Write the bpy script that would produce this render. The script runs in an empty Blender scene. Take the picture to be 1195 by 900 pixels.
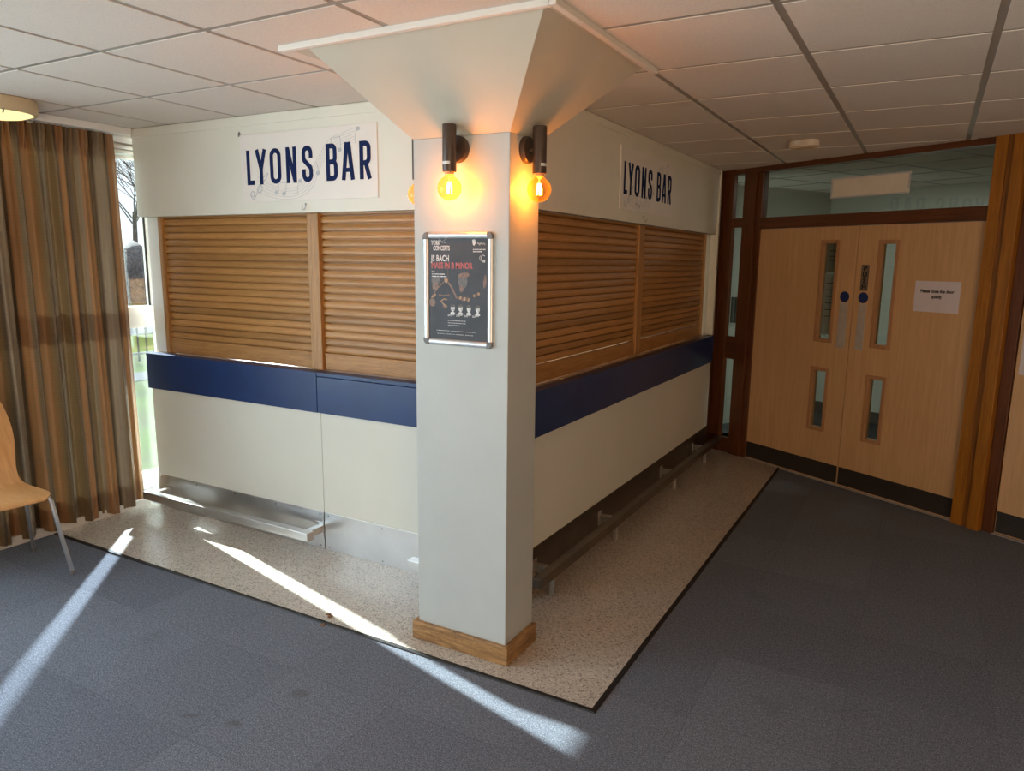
import bpy, bmesh, math, random
from mathutils import Vector, Matrix
random.seed(7)
S = bpy.context.scene
COL = S.collection
H = 2.432
R_ = math.radians

# ------------------------------------------------------------------ materials
def srgb(r, g, b):
    f = lambda c: (c/255/12.92 if c/255 <= .04045 else ((c/255+.055)/1.055)**2.4)
    return (f(r), f(g), f(b), 1)

class NT:
    def __init__(s, name):
        s.m = bpy.data.materials.new(name); s.m.use_nodes = True
        s.t = s.m.node_tree; s.t.nodes.clear()
        s.out = s.t.nodes.new('ShaderNodeOutputMaterial')
    def n(s, typ, **kw):
        nd = s.t.nodes.new(typ)
        for k, v in kw.items():
            if k.startswith('i_'):
                key = k[2:]
                key = int(key) if key.isdigit() else key.replace('_', ' ')
                nd.inputs[key].default_value = v
            else: setattr(nd, k, v)
        return nd
    def l(s, a, b): s.t.links.new(a, b)
    def coord(s, scale=(1, 1, 1), kind='Object', rot=(0, 0, 0)):
        tc = s.n('ShaderNodeTexCoord'); mp = s.n('ShaderNodeMapping')
        mp.inputs['Scale'].default_value = scale; mp.inputs['Rotation'].default_value = rot
        s.l(tc.outputs[kind], mp.inputs['Vector']); return mp.outputs[0]
    def noise(s, vec, scale, detail=4, rough=.5, dist=0):
        nd = s.n('ShaderNodeTexNoise'); nd.inputs['Scale'].default_value = scale
        nd.inputs['Detail'].default_value = detail; nd.inputs['Roughness'].default_value = rough
        nd.inputs['Distortion'].default_value = dist
        s.l(vec, nd.inputs['Vector']); return nd.outputs['Fac']
    def ramp(s, fac, stops, interp='LINEAR'):
        r = s.n('ShaderNodeValToRGB'); cr = r.color_ramp; cr.interpolation = interp
        while len(cr.elements) < len(stops): cr.elements.new(.5)
        for e, (p, c) in zip(cr.elements, stops):
            e.position = p; e.color = c if len(c) == 4 else (*c, 1)
        s.l(fac, r.inputs['Fac']); return r.outputs['Color']
    def mix(s, fac, a, b, mode='MIX'):
        m = s.n('ShaderNodeMix', data_type='RGBA', blend_type=mode)
        for inp, v in ((m.inputs['Factor'], fac), (m.inputs['A'], a), (m.inputs['B'], b)):
            if hasattr(v, 'links'): s.l(v, inp)
            else: inp.default_value = v
        return m.outputs['Result']
    def math(s, op, a, b=0.0):
        m = s.n('ShaderNodeMath', operation=op)
        for i, v in enumerate((a, b)):
            if hasattr(v, 'links'): s.l(v, m.inputs[i])
            else: m.inputs[i].default_value = v
        return m.outputs[0]
    def bump(s, h, strength=.2, dist=.01):
        b = s.n('ShaderNodeBump'); b.inputs['Strength'].default_value = strength
        b.inputs['Distance'].default_value = dist; s.l(h, b.inputs['Height']); return b.outputs[0]
    def bsdf(s, color, rough=.5, metal=0, normal=None, spec=.5, coat=0):
        p = s.n('ShaderNodeBsdfPrincipled')
        for k, v in (('Base Color', color), ('Roughness', rough), ('Metallic', metal)):
            if hasattr(v, 'links'): s.l(v, p.inputs[k])
            else: p.inputs[k].default_value = v
        p.inputs['Specular IOR Level'].default_value = spec
        p.inputs['Coat Weight'].default_value = coat
        if normal is not None: s.l(normal, p.inputs['Normal'])
        s.l(p.outputs[0], s.out.inputs[0]); s.p = p
        return s.m

def m_plain(name, c, rough=.5, metal=0, var=.04, scale=9, spec=.5, coat=0, bump=0):
    k = NT(name); v = k.coord()
    f = k.noise(v, scale, 5)
    lo = tuple(x*(1-var) for x in c[:3])+(1,); hi = tuple(min(1, x*(1+var)) for x in c[:3])+(1,)
    col = k.ramp(f, [(.3, lo), (.7, hi)])
    nm = k.bump(k.noise(v, 160, 3), bump, .002) if bump else None
    return k.bsdf(col, rough, metal, nm, spec, coat)

PLANK0 = 1.135-1.037
def m_wood(name, dark, light, grain=(2, 40, 40), rough=.4, plank=None, coat=0, spec=.5, fine=1.0):
    """grain runs along the axis with the small scale"""
    k = NT(name); v = k.coord(grain)
    base = k.coord()
    f = k.noise(v, 1.6, 8, .62, 1.2)
    ring = k.noise(v, .5, 3, .5, 2.5)
    w = k.math('FRACT', k.math('MULTIPLY', ring, 9))
    c = k.ramp(f, [(.30, dark), (.68, light)])
    dk = tuple(x*.72 for x in dark[:3])+(1,)
    c = k.mix(k.math('MULTIPLY', k.ramp(w, [(0, (1, 1, 1)), (.22, (0, 0, 0))]), .5*fine), c, dk)
    if plank:
        axis, pitch, amt = plank
        sx = k.n('ShaderNodeSeparateXYZ'); k.l(base, sx.inputs[0])
        fl = k.math('FLOOR', k.math('DIVIDE', k.math('SUBTRACT', sx.outputs[axis], PLANK0), pitch))
        wn = k.n('ShaderNodeTexWhiteNoise', noise_dimensions='1D'); k.l(fl, wn.inputs['W'])
        lo = 1-amt; hi = 1+amt
        c = k.mix(1.0, c, k.ramp(wn.outputs['Value'], [(0, (lo, lo, lo*.95)), (1, (hi, hi, hi))]), 'MULTIPLY')
    return k.bsdf(c, rough, 0, k.bump(f, .06, .003), spec, coat)

M = {}
M['paint'] = m_plain('cream wall paint', (.83, .845, .77, 1), .42, var=.03, scale=3, bump=.05)
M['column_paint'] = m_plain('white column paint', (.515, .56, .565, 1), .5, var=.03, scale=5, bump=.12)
M['head_tone'] = m_plain('warmer column head', (.56, .555, .485, 1), .5, var=.03, scale=5, bump=.12)  # column head slightly warmer in colour than the shaft
M['panel'] = m_plain('cream laminate', (.73, .755, .70, 1), .6, var=.03, scale=2)
M['white'] = m_plain('white gloss paint', (.80, .80, .77, 1), .35, var=.02)
M['pvc'] = m_plain('white window frame', (.82, .84, .84, 1), .3, var=.02)
M['navy'] = m_plain('navy gloss paint', (.008, .037, .150, 1), .38, var=.12, scale=6, coat=.05)
M['sign'] = m_plain('sign board white', (.88, .86, .83, 1), .4, var=.01)
M['sign_navy'] = m_plain('navy print', (.010, .024, .10, 1), .8, var=.05, spec=.15)
M['sign_grey'] = m_plain('pale grey print', (.55, .58, .62, 1), .5, var=.02)
M['lamp_brown'] = m_plain('dark brown lamp metal', (.085, .060, .048, 1), .38, .3, var=.08)
M['label_white'] = m_plain('white sticker', (.8, .8, .8, 1), .5)
M['alu'] = m_plain('satin aluminium', (.72, .75, .77, 1), .36, .75, var=.05, scale=30)
M['cap_grey'] = m_plain('grey plastic', (.16, .16, .16, 1), .45)
M['black'] = m_plain('black plastic', (.012, .012, .013, 1), .4, var=.1)
M['rubber'] = m_plain('black rubber edging', (.012, .011, .012, 1), .55, var=.2, scale=40)
M['kick_brown'] = m_plain('dark bronze kick plate', (.045, .040, .036, 1), .45, .25, var=.1, scale=6)
M['tan'] = m_plain('worn tan counter top', (.55, .38, .22, 1), .28, var=.2, scale=14)
M['paper'] = m_plain('white paper', (.74, .70, .76, 1), .7, var=.02)
M['oldpaper'] = m_plain('cream taped paper', (.80, .78, .70, 1), .7, var=.04)
M['blue_disc'] = m_plain('blue safety sign', (.012, .035, .16, 1), .4)
M['plate'] = m_plain('satin push plate', (.62, .60, .57, 1), .42, .35, var=.08, scale=20)
M['push'] = m_plain('worn bronze sign', (.20, .16, .115, 1), .5, var=.1)
M['leaflet'] = m_plain('grey leaflet', (.33, .34, .33, 1), .6, var=.08)
M['ink'] = m_plain('black ink', (.01, .01, .012, 1), .6)
M['det'] = m_plain('cream plastic detector', (.74, .68, .58, 1), .4)
M['shade'] = m_plain('cream lamp shade', (.64, .52, .33, 1), .45, var=.05)
M['chrome'] = m_plain('grey painted steel tube', (.50, .51, .52, 1), .32, .8, var=.05)
M['far_wall'] = m_plain('brown acoustic wall', (.20, .135, .09, 1), .8, var=.08)
M['corr_wall'] = m_plain('pale green corridor paint', (.56, .555, .50, 1), .55, var=.03, scale=2)
M['corr_floor'] = m_plain('dark corridor carpet', (.05, .05, .055, 1), .9, var=.3, scale=120)
M['dark_hall'] = m_plain('dark corridor door', (.06, .045, .04, 1), .5, var=.1)
M['iron'] = m_plain('dark grey painted iron', (.06, .07, .08, 1), .5)
M['bark'] = m_plain('grey bark', (.10, .085, .075, 1), .9, var=.3, scale=12)
M['leafbit'] = m_plain('dry leaf', (.22, .11, .05, 1), .8, var=.3, scale=80)

def stainless():
    k = NT('brushed stainless steel'); v = k.coord((1, 1, 1))
    n = k.noise(v, 4, 3, .5)
    c = k.ramp(n, [(.3, (.56, .555, .55)), (.7, (.68, .68, .68))])
    r = k.math('ADD', k.math('MULTIPLY', n, .12), .27)
    return k.bsdf(c, r, 1)
M['steel'] = stainless()
M['steel_shaded'] = m_plain('steel in shade', (.20, .17, .145, 1), .36, .85, var=.15, scale=5)  # same steel as the window run, right side's shade put into its colour

STAINS = ((-.593, -1.408, .55, .075, .020), (-.347, -1.11, .4, .075, .055), (-.42, -1.36, .1, .06, .045))
def carpet():
    k = NT('blue grey carpet tiles'); v = k.coord()
    f = k.noise(v, 190, 3, .7); big = k.noise(v, 2.2, 5, .6); mid = k.noise(v, 60, 4, .7)
    c = k.ramp(f, [(.32, (.054, .063, .083)), (.52, (.165, .190, .243)), (.72, (.42, .47, .57))])
    c = k.mix(.25, c, k.ramp(mid, [(.35, (.078, .090, .117)), (.65, (.305, .345, .42))]))
    # slightly different carpet tiles, 0.5 m squares
    br = k.n('ShaderNodeTexBrick', offset=0.0); k.l(v, br.inputs['Vector'])
    for a, b in (('Color1', (.86, .86, .88, 1)), ('Color2', (1.04, 1.04, 1.04, 1)), ('Mortar', (.82, .82, .84, 1))): br.inputs[a].default_value = b
    for a, b in (('Scale', 1.0), ('Mortar Size', .0022), ('Brick Width', .5), ('Row Height', .5)): br.inputs[a].default_value = b
    c = k.mix(1.0, c, br.outputs['Color'], 'MULTIPLY')
    # faint brown wear stains
    st = k.ramp(big, [(.60, (0, 0, 0)), (.74, (.2, .2, .2))])
    c = k.mix(st, c, (.032, .029, .030, 1))
    for (sx_, sy_, rz_, lx, ly) in STAINS:
        mp = k.n('ShaderNodeMapping', vector_type='TEXTURE'); mp.inputs['Location'].default_value = (sx_, sy_, 0); mp.inputs['Rotation'].default_value = (0, 0, rz_); mp.inputs['Scale'].default_value = (lx, ly, 1)
        k.l(v, mp.inputs['Vector']); ln = k.n('ShaderNodeVectorMath', operation='LENGTH'); k.l(mp.outputs[0], ln.inputs[0])
        c = k.mix(k.ramp(k.math('ADD', ln.outputs['Value'], k.math('MULTIPLY', mid, .6)), [(.5, (.42, .42, .42)), (1.3, (0, 0, 0))]), c, (.075, .064, .060, 1))
    return k.bsdf(c, .95, 0, k.bump(f, .6, .006), .25)
M['carpet'] = carpet()

def terrazzo():
    k = NT('speckled vinyl safety floor'); v = k.coord()
    f = k.noise(v, 125, 2, .5); g = k.noise(v, 150, 2, .5); big = k.noise(v, 3, 4)
    c = k.ramp(big, [(.3, (.53, .485, .43)), (.7, (.60, .555, .495))])
    c = k.mix(k.ramp(f, [(.54, (0, 0, 0)), (.61, (.8, .8, .8))]), c, (.17, .14, .115, 1))
    c = k.mix(k.ramp(g, [(.56, (0, 0, 0)), (.64, (.7, .7, .7))]), c, (.84, .80, .74, 1))
    r = k.math('ADD', k.math('MULTIPLY', big, .12), .26)
    return k.bsdf(c, r, 0, k.bump(f, .05, .002), .85)
M['terrazzo'] = terrazzo()

def ceil_tile():
    k = NT('mineral ceiling tile'); v = k.coord()
    f = k.noise(v, 210, 3, .7)
    c = k.ramp(f, [(.35, (.70, .65, .60)), (.6, (.80, .75, .70))])
    return k.bsdf(c, .9, 0, k.bump(f, .25, .003), .2)
M['tile'] = ceil_tile()
M['tee'] = m_plain('painted ceiling tee', (.33, .31, .29, 1), .35, .1, var=.02)

OAK_D, OAK_L = (.33, .155, .045, 1), (.53, .285, .098, 1)
M['oak_slat_x'] = m_wood('oak slats along', OAK_D, OAK_L, (5, 60, 150), .36, ('Z', .0415, .2), fine=.5)
M['oak_slat_y'] = m_wood('oak slats across', OAK_D, OAK_L, (60, 5, 150), .5, ('Z', .0415, .2), fine=.5)
M['oak_bar_x'] = m_wood('oak bar along', OAK_D, OAK_L, (2.2, 30, 30), .45)
M['oak_bar_y'] = m_wood('oak bar across', OAK_D, OAK_L, (30, 2.2, 30), .5)
M['oak_post'] = m_wood('oak post', OAK_D, (.56, .31, .11, 1), (40, 40, 2.2), .38)
M['skirt'] = m_wood('worn oak skirting', (.15, .075, .028, 1), (.52, .30, .12, 1), (3, 3, 22), .5)
M['bounce_parquet'] = m_wood('oak parquet', (.62, .43, .27, 1), (.78, .57, .37, 1), (1.6, 14, 30), .45, fine=.4)
M['dark_wood'] = m_wood('dark stained hardwood', (.075, .024, .009, 1), (.17, .062, .022, 1), (34, 34, 1.6), .3)
M['dark_wood_h'] = m_wood('dark stained hardwood rail', (.075, .024, .009, 1), (.17, .062, .022, 1), (1.6, 1.6, 34), .3)
M['amber_wood'] = m_wood('amber stained hardwood', (.26, .095, .006, 1), (.44, .18, .016, 1), (34, 34, 1.4), .35)
M['mid_wood'] = m_wood('brown stained hardwood', (.15, .052, .006, 1), (.30, .115, .014, 1), (34, 34, 1.4), .35)
M['beech'] = m_wood('beech veneer', (.60, .375, .185, 1), (.72, .475, .255, 1), (26, 26, 1.2), .42, fine=.25)
M['beech_bead'] = m_wood('beech bead', (.42, .22, .10, 1), (.52, .30, .15, 1), (26, 26, 2), .42, fine=.3)
M['ply'] = m_wood('beech plywood chair', (.60, .31, .115, 1), (.74, .42, .185, 1), (3, 26, 3), .35, fine=.25)

def glass(name, tint=(1, 1, 1, 1), gloss=.08, rough=.0):
    k = NT(name); v = k.coord(); d = k.noise(v, 8, 3)
    tr = k.n('ShaderNodeBsdfTransparent'); tr.inputs[0].default_value = tint
    gl = k.n('ShaderNodeBsdfGlossy'); gl.inputs['Roughness'].default_value = rough
    fr = k.n('ShaderNodeLayerWeight'); fr.inputs[0].default_value = .5
    f = k.math('ADD', k.math('MULTIPLY', k.math('POWER', fr.outputs['Facing'], 5.0), .9), k.math('ADD', k.math('MULTIPLY', d, gloss*.1), .04))
    mx = k.n('ShaderNodeMixShader'); k.l(f, mx.inputs[0]); k.l(tr.outputs[0], mx.inputs[1]); k.l(gl.outputs[0], mx.inputs[2])
    k.l(mx.outputs[0], k.out.inputs[0]); return k.m
M['glass'] = glass('window glass', (.97, .99, .98, 1))
M['door_glass'] = glass('door glass', (.80, .85, .82, 1))

def bulb_glass():
    k = NT('amber bulb glass')
    tr = k.n('ShaderNodeBsdfTransparent'); tr.inputs[0].default_value = (1, .82, .50, 1)
    tl = k.n('ShaderNodeBsdfTranslucent'); tl.inputs[0].default_value = (1, .50, .06, 1)
    gl = k.n('ShaderNodeBsdfGlossy'); gl.inputs['Roughness'].default_value = .03; gl.inputs[0].default_value = (1, .8, .5, 1)
    fr = k.n('ShaderNodeLayerWeight'); fr.inputs[0].default_value = .25
    m1 = k.n('ShaderNodeMixShader'); k.l(k.math('ADD', k.math('MULTIPLY', fr.outputs['Facing'],   .10), .004), m1.inputs[0])
    k.l(tr.outputs[0], m1.inputs[1]); k.l(tl.outputs[0], m1.inputs[2])
    m2 = k.n('ShaderNodeMixShader'); m2.inputs[0].default_value = .06
    k.l(m1.outputs[0], m2.inputs[1]); k.l(gl.outputs[0], m2.inputs[2]); k.l(m2.outputs[0], k.out.inputs[0]); return k.m
M['bulb'] = bulb_glass()

def emit(name, c, s):
    k = NT(name); e = k.n('ShaderNodeEmission'); e.inputs[0].default_value = (*c, 1); e.inputs[1].default_value = s
    k.l(e.outputs[0], k.out.inputs[0]); return k.m
M['filament'] = emit('glowing filament', (1, .55, .16), 30)
M['diffuser'] = emit('lit lamp diffuser', (1, .80, .36), 1.25)
M['glare_glow'] = emit('added corridor glow', (.95, 1, .95), 6)

def curtain_mat():
    k = NT('striped satin curtain'); uv = k.n('ShaderNodeTexCoord')
    sp = k.n('ShaderNodeSeparateXYZ'); k.l(uv.outputs['UV'], sp.inputs[0])
    u = sp.outputs[0]; z = sp.outputs[1]
    fr = k.math('FRACT', k.math('DIVIDE', u, .46))
    cop = (.285, .135, .048); olive = (.16, .105, .042); grey = (.235, .185, .125); dk = (.075, .048, .026); brz = (.19, .118, .048)
    c = k.ramp(fr, [(0, cop), (.13, cop), (.15, dk), (.20, olive), (.32, brz), (.36, grey), (.46, grey), (.50, dk), (.56, olive), (.66, cop), (.76, cop), (.80, grey), (.87, brz), (.92, dk), (1, olive)])
    rib = k.math('SINE', k.math('MULTIPLY', z, 520.0))
    c = k.mix(k.math('MULTIPLY', k.math('ADD', rib, 1), .11), c, (.24, .18, .11, 1))
    p = k.n('ShaderNodeBsdfPrincipled'); k.l(c, p.inputs['Base Color']); p.inputs['Roughness'].default_value = .42
    p.inputs['Sheen Weight'].default_value = .15
    k.l(k.bump(rib, .12, .002), p.inputs['Normal'])
    t = k.n('ShaderNodeBsdfTranslucent'); k.l(c, t.inputs[0])
    mx = k.n('ShaderNodeMixShader'); mx.inputs[0].default_value = .02
    k.l(p.outputs[0], mx.inputs[1]); k.l(t.outputs[0], mx.inputs[2]); k.l(mx.outputs[0], k.out.inputs[0]); return k.m
M['curtain'] = curtain_mat()
M['curtain_head'] = m_plain('dark curtain heading', (.10, .075, .045, 1), .7, var=.2, scale=30)

def lawn_mat():
    k = NT('winter lawn'); v = k.coord(); f = k.noise(v, 30, 5, .7); g = k.noise(v, .8, 4)
    c = k.ramp(f, [(.3, (.035, .065, .014)), (.7, (.11, .155, .045))])
    c = k.mix(k.ramp(g, [(.45, (0, 0, 0)), (.7, (.7, .7, .7))]), c, (.075, .07, .045, 1))
    return k.bsdf(c, 1.0, 0, None, .0)
M['lawn'] = lawn_mat()
M['asphalt'] = m_plain('pale asphalt path', (.13, .135, .15, 1), 1.0, var=.15, scale=30, spec=0)
M['hedge'] = m_plain('bare winter hedge', (.10, .10, .11, 1), 1.0, var=.5, scale=8)

# ------------------------------------------------------------------ mesh builder
class MB:
    def __init__(s): s.v = []; s.f = []; s.mi = []; s.uv = None
    def add(s, vs, fs, mi=0, T=None):
        b = len(s.v); s.v += [tuple(T @ Vector(p)) if T is not None else tuple(p) for p in vs]
        s.f += [tuple(i+b for i in f) for f in fs]; s.mi += [mi]*len(fs); return s
    def box(s, x0, x1, y0, y1, z0, z1, mi=0, T=None):
        x0, x1 = min(x0, x1), max(x0, x1); y0, y1 = min(y0, y1), max(y0, y1); z0, z1 = min(z0, z1), max(z0, z1)
        vs = [(x, y, z) for x in (x0, x1) for y in (y0, y1) for z in (z0, z1)]
        return s.add(vs, [(0, 1, 3, 2), (4, 6, 7, 5), (0, 4, 5, 1), (2, 3, 7, 6), (0, 2, 6, 4), (1, 5, 7, 3)], mi, T)
    def tube(s, pts, r, n=12, mi=0, T=None, caps=True):
        pts = [Vector(p) for p in pts]; rs = r if isinstance(r, (list, tuple)) else [r]*len(pts)
        vs = []; up = None
        for i, p in enumerate(pts):
            d = (pts[min(i+1, len(pts)-1)]-pts[max(i-1, 0)]).normalized()
            if up is None: up = Vector((0, 0, 1)) if abs(d.z) < .9 else Vector((1, 0, 0))
            a = d.cross(up).normalized(); b = a.cross(d).normalized(); up = b
            for k in range(n):
                t = 2*math.pi*k/n; vs.append(p+(a*math.cos(t)+b*math.sin(t))*rs[i])
        fs = [(i*n+k, i*n+(k+1) % n, (i+1)*n+(k+1) % n, (i+1)*n+k) for i in range(len(pts)-1) for k in range(n)]
        if caps: fs += [tuple(range(n-1, -1, -1)), tuple((len(pts)-1)*n+k for k in range(n))]
        return s.add(vs, fs, mi, T)
    def lathe(s, prof, n=32, mi=0, T=None):
        vs = []; fs = []
        for r, z in prof:
            for k in range(n):
                t = 2*math.pi*k/n; vs.append((r*math.cos(t), r*math.sin(t), z))
        m = len(prof)
        fs = [(i*n+k, i*n+(k+1) % n, (i+1)*n+(k+1) % n, (i+1)*n+k) for i in range(m-1) for k in range(n)]
        if prof[0][0] > 1e-5: fs.append(tuple(range(n-1, -1, -1)))
        if prof[-1][0] > 1e-5: fs.append(tuple((m-1)*n+k for k in range(n)))
        return s.add(vs, fs, mi, T)
    def prism(s, poly, t0, t1, T=None, mi=0):
        """poly in local (x, z) extruded along local y from t0 to t1"""
        n = len(poly); vs = [(p[0], t0, p[1]) for p in poly]+[(p[0], t1, p[1]) for p in poly]
        fs = [tuple(range(n)), tuple(range(2*n-1, n-1, -1))]+[(i, n+i, n+(i+1) % n, (i+1) % n) for i in range(n)]
        return s.add(vs, fs, mi, T)
    def stroke(s, pts, w, t, closed=False, T=None, mi=0, y=0.0):
        """flat ribbon of width w along 2-D polyline (x, z) with mitred joins, t thick"""
        P = []
        for p in pts:
            p = Vector((p[0], p[1]))
            if not P or (p-P[-1]).length > 1e-5: P.append(p)
        if closed and (P[0]-P[-1]).length < 1e-5: P.pop()
        n = len(P); L = []; Rr = []
        for i in range(n):
            a = P[(i-1) % n] if (closed or i > 0) else None; b = P[(i+1) % n] if (closed or i < n-1) else None
            d1 = (P[i]-a).normalized() if a is not None else None; d2 = (b-P[i]).normalized() if b is not None else None
            d1 = d1 or d2; d2 = d2 or d1
            n1 = Vector((-d1.y, d1.x)); n2 = Vector((-d2.y, d2.x)); m = (n1+n2)
            m = m.normalized() if m.length > 1e-6 else n1
            k = w/2/max(.35, m.dot(n1)); L.append(P[i]+m*k); Rr.append(P[i]-m*k)
        segs = n if closed else n-1
        vs = [(q.x, y, q.y) for q in L]+[(q.x, y, q.y) for q in Rr]+[(q.x, y-t, q.y) for q in L]+[(q.x, y-t, q.y) for q in Rr]
        fs = []
        for i in range(segs):
            j = (i+1) % n
            fs += [(2*n+i, 2*n+j, 3*n+j, 3*n+i), (i, n+i, n+j, j), (i, j, 2*n+j, 2*n+i), (n+i, 3*n+i, 3*n+j, n+j)]
        if not closed: fs += [(0, 2*n, 3*n, n), (n-1, 2*n-1, 4*n-1, 3*n-1)]
        return s.add(vs, fs, mi, T)
    def build(s, name, mats, parent=None, bevel=0, smooth=None, kind=None, label=None, fixn=True, segs=2):
        me = bpy.data.meshes.new(name)
        off = Vector((0, 0, 0)) if parent is None else parent_world(parent)
        me.from_pydata([Vector(p)-off for p in s.v], [], s.f)
        for m in (mats if isinstance(mats, (list, tuple)) else [mats]): me.materials.append(m)
        for p, i in zip(me.polygons, s.mi): p.material_index = i
        if s.uv:
            ul = me.uv_layers.new(name='UVMap')
            for lp in me.loops: ul.data[lp.index].uv = s.uv[lp.vertex_index]
        me.update()
        if fixn:
            bm = bmesh.new(); bm.from_mesh(me); bmesh.ops.recalc_face_normals(bm, faces=bm.faces); bm.to_mesh(me); bm.free()
        if smooth is not None:
            me.shade_smooth()
            if smooth < 180: me.set_sharp_from_angle(angle=R_(smooth))
        o = bpy.data.objects.new(name, me); COL.objects.link(o)
        if parent: o.parent = parent
        if bevel:
            b = o.modifiers.new('bevel', 'BEVEL'); b.width = bevel; b.segments = segs; b.limit_method = 'ANGLE'; b.angle_limit = R_(40)
        if kind: o['kind'] = kind
        if label: o['label'] = label
        return o

def parent_world(o):
    v = Vector(o.location)
    while o.parent: o = o.parent; v += Vector(o.location)
    return v

def tag(o, label, cat, group=None):
    o['label'] = label; o['category'] = cat
    if group: o['group'] = group
    return o

def thing(name, label, cat, loc, group=None):
    o = bpy.data.objects.new(name, None); COL.objects.link(o); o.location = loc; o.empty_display_size = .1
    return tag(o, label, cat, group)

def setting(name, loc):
    o = bpy.data.objects.new(name, None); COL.objects.link(o); o.location = loc; o['kind'] = 'structure'; o.empty_display_size = .1
    return o

def text_mb(mb, body, size, T, xs=1.0, bold=0.0, align='LEFT', mi=0, spacing=1.0, depth=.0006):
    cu = bpy.data.curves.new('t', 'FONT'); cu.body = body; cu.size = size; cu.align_x = align
    cu.offset = bold; cu.extrude = depth/2; cu.space_character = spacing; cu.resolution_u = 3
    o = bpy.data.objects.new('t', cu); COL.objects.link(o)
    dg = bpy.context.evaluated_depsgraph_get(); dg.update()
    me = bpy.data.meshes.new_from_object(o.evaluated_get(dg))
    # text plane is x, y -> put it on x, z facing -y
    vs = [(v.co.x*xs, -v.co.z, v.co.y) for v in me.vertices]
    mb.add(vs, [tuple(p.vertices) for p in me.polygons], mi, T)
    bpy.data.objects.remove(o); bpy.data.curves.remove(cu); bpy.data.meshes.remove(me)

def arc(cx, cz, rx, rz, a0, a1, n=8):
    return [(cx+rx*math.cos(R_(a0+(a1-a0)*i/n)), cz+rz*math.sin(R_(a0+(a1-a0)*i/n))) for i in range(n+1)]

# frames of reference: front of things facing -y is the default; this one turns it to face +x
FACE_X = Matrix.Rotation(math.pi/2, 4, 'Z')          # local x -> +y, local -y -> +x
def at(x, y, z): return Matrix.Translation((x, y, z))

# door wall: s runs along it to the right, off is distance towards the room
DA = .5263; DY = 3.5717
DT = Matrix.Translation((0, DY, 0)) @ Matrix.Rotation(-DA, 4, 'Z')     # local x = s, local -y = towards the room
def dbox(mb, s0, s1, o0, o1, z0, z1, mi=0): return mb.box(s0, s1, -o1, -o0, z0, z1, mi, DT)
def dpt(s, o, z): return DT @ Vector((s, -o, z))

# ------------------------------------------------------------------ room shell
XW = -2.95          # glass line of the window wall
XR, YB = 8.5, -7.5  # room's right and rear limits
fl = MB().box(XW-.1, XR, YB, 4.2, -.12, 0)
o = fl.build('floor', M['carpet'], kind='structure')
# parquet added out of view behind the bar area, to bounce sunlight up
MB().box(.4, XR, YB, -2.45, -.02, .004).build('floor', M['bounce_parquet'], kind='structure')
# speckled vinyl apron round the bar
tx, ty = .673, -.637
pts = [(XW+.06, ty), (tx, ty), (tx, DY-tx*math.tan(DA)+.02), (-.05, DY+.07), (-.05, .01), (XW+.06, .01)]
me = MB(); n = len(pts)
me.add([(x, y, .004) for x, y in pts]+[(x, y, -.02) for x, y in pts], [tuple(range(n)), tuple(range(2*n-1, n-1, -1))]+[(i, n+i, n+(i+1) % n, (i+1) % n) for i in range(n)])
me.build('floor', M['terrazzo'], kind='structure')
# black rubber edging along the apron
e = MB()
w = .020
ye = DY-(tx+w)*math.tan(DA)+.01
e.add([(XW+.06, ty-w, 0), (XW+.06, ty, 0), (XW+.06, ty, .0065), (XW+.06, ty-w*.8, .0055), (tx+w, ty-w, 0), (tx, ty, 0), (tx, ty, .0065), (tx+w*.8, ty-w*.8, .0055),
       (tx+w, ye, 0), (tx, ye, 0), (tx, ye, .0065), (tx+w*.8, ye, .0055)],
      [(0, 1, 2, 3), (0, 4, 5, 1), (1, 5, 6, 2), (2, 6, 7, 3), (3, 7, 4, 0), (4, 8, 9, 5), (5, 9, 10, 6), (6, 10, 11, 7), (7, 11, 8, 4), (8, 11, 10, 9)])
e.build('trim_1', M['rubber'], kind='structure')

# ceiling: tiles with tees in recessed joints
g = .6; gx0, gy0 = .55, .0771; hw = .0135
c = MB()
c.box(XW-.1, XR, YB, 4.4, H+.0025, H+.06, 1)
capx0, capx1, capy0, capy1 = gx0-2*g+.0, gx0+.02, -.86, gy0
def door_y(x): return DY-x*math.tan(DA)
for i in range(-8, 15):
    for j in range(-14, 8):
        x0, x1 = gx0+i*g+hw, gx0+(i+1)*g-hw; y0, y1 = gy0+j*g+hw, gy0+(j+1)*g-hw
        x0 = max(x0, XW-.08); x1 = min(x1, XR); y0 = max(y0, YB)
        if x1-x0 < .03 or y1-y0 < .03 or y0 > 4.2: continue
        if (x0+x1)/2 < 0 and y0 > .05 and False: continue
        if i == -2 and j in (-1,) or i == -1 and j in (-1,): continue       # under the column head
        pl = [(x0, y0), (x1, y0), (x1, y1), (x0, y1)]; out = []
        for a_, b_ in zip(pl, pl[1:]+pl[:1]):
            da, db = door_y(a_[0])-a_[1], door_y(b_[0])-b_[1]
            if da >= 0: out.append(a_)
            if da*db < 0: u = da/(da-db); out.append((a_[0]+(b_[0]-a_[0])*u, a_[1]+(b_[1]-a_[1])*u))
        if len(out) < 3: continue
        n = len(out)
        c.add([(x, y, H) for x, y in out]+[(x, y, H+.02) for x, y in out], [tuple(range(n)), tuple(range(2*n-1, n-1, -1))]+[(q, n+q, n+(q+1) % n, (q+1) % n) for q in range(n)], 0)
# tiles in front of the column head are cut to it
for i in (-2, -1):
    x0, x1 = gx0+i*g+hw, gx0+(i+1)*g-hw
    c.box(x0, x1, gy0-g+hw, gy0-hw, H+.001, H+.02, 0)
c.build('ceiling', [M['tile'], M['tee']], kind='structure')

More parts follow.
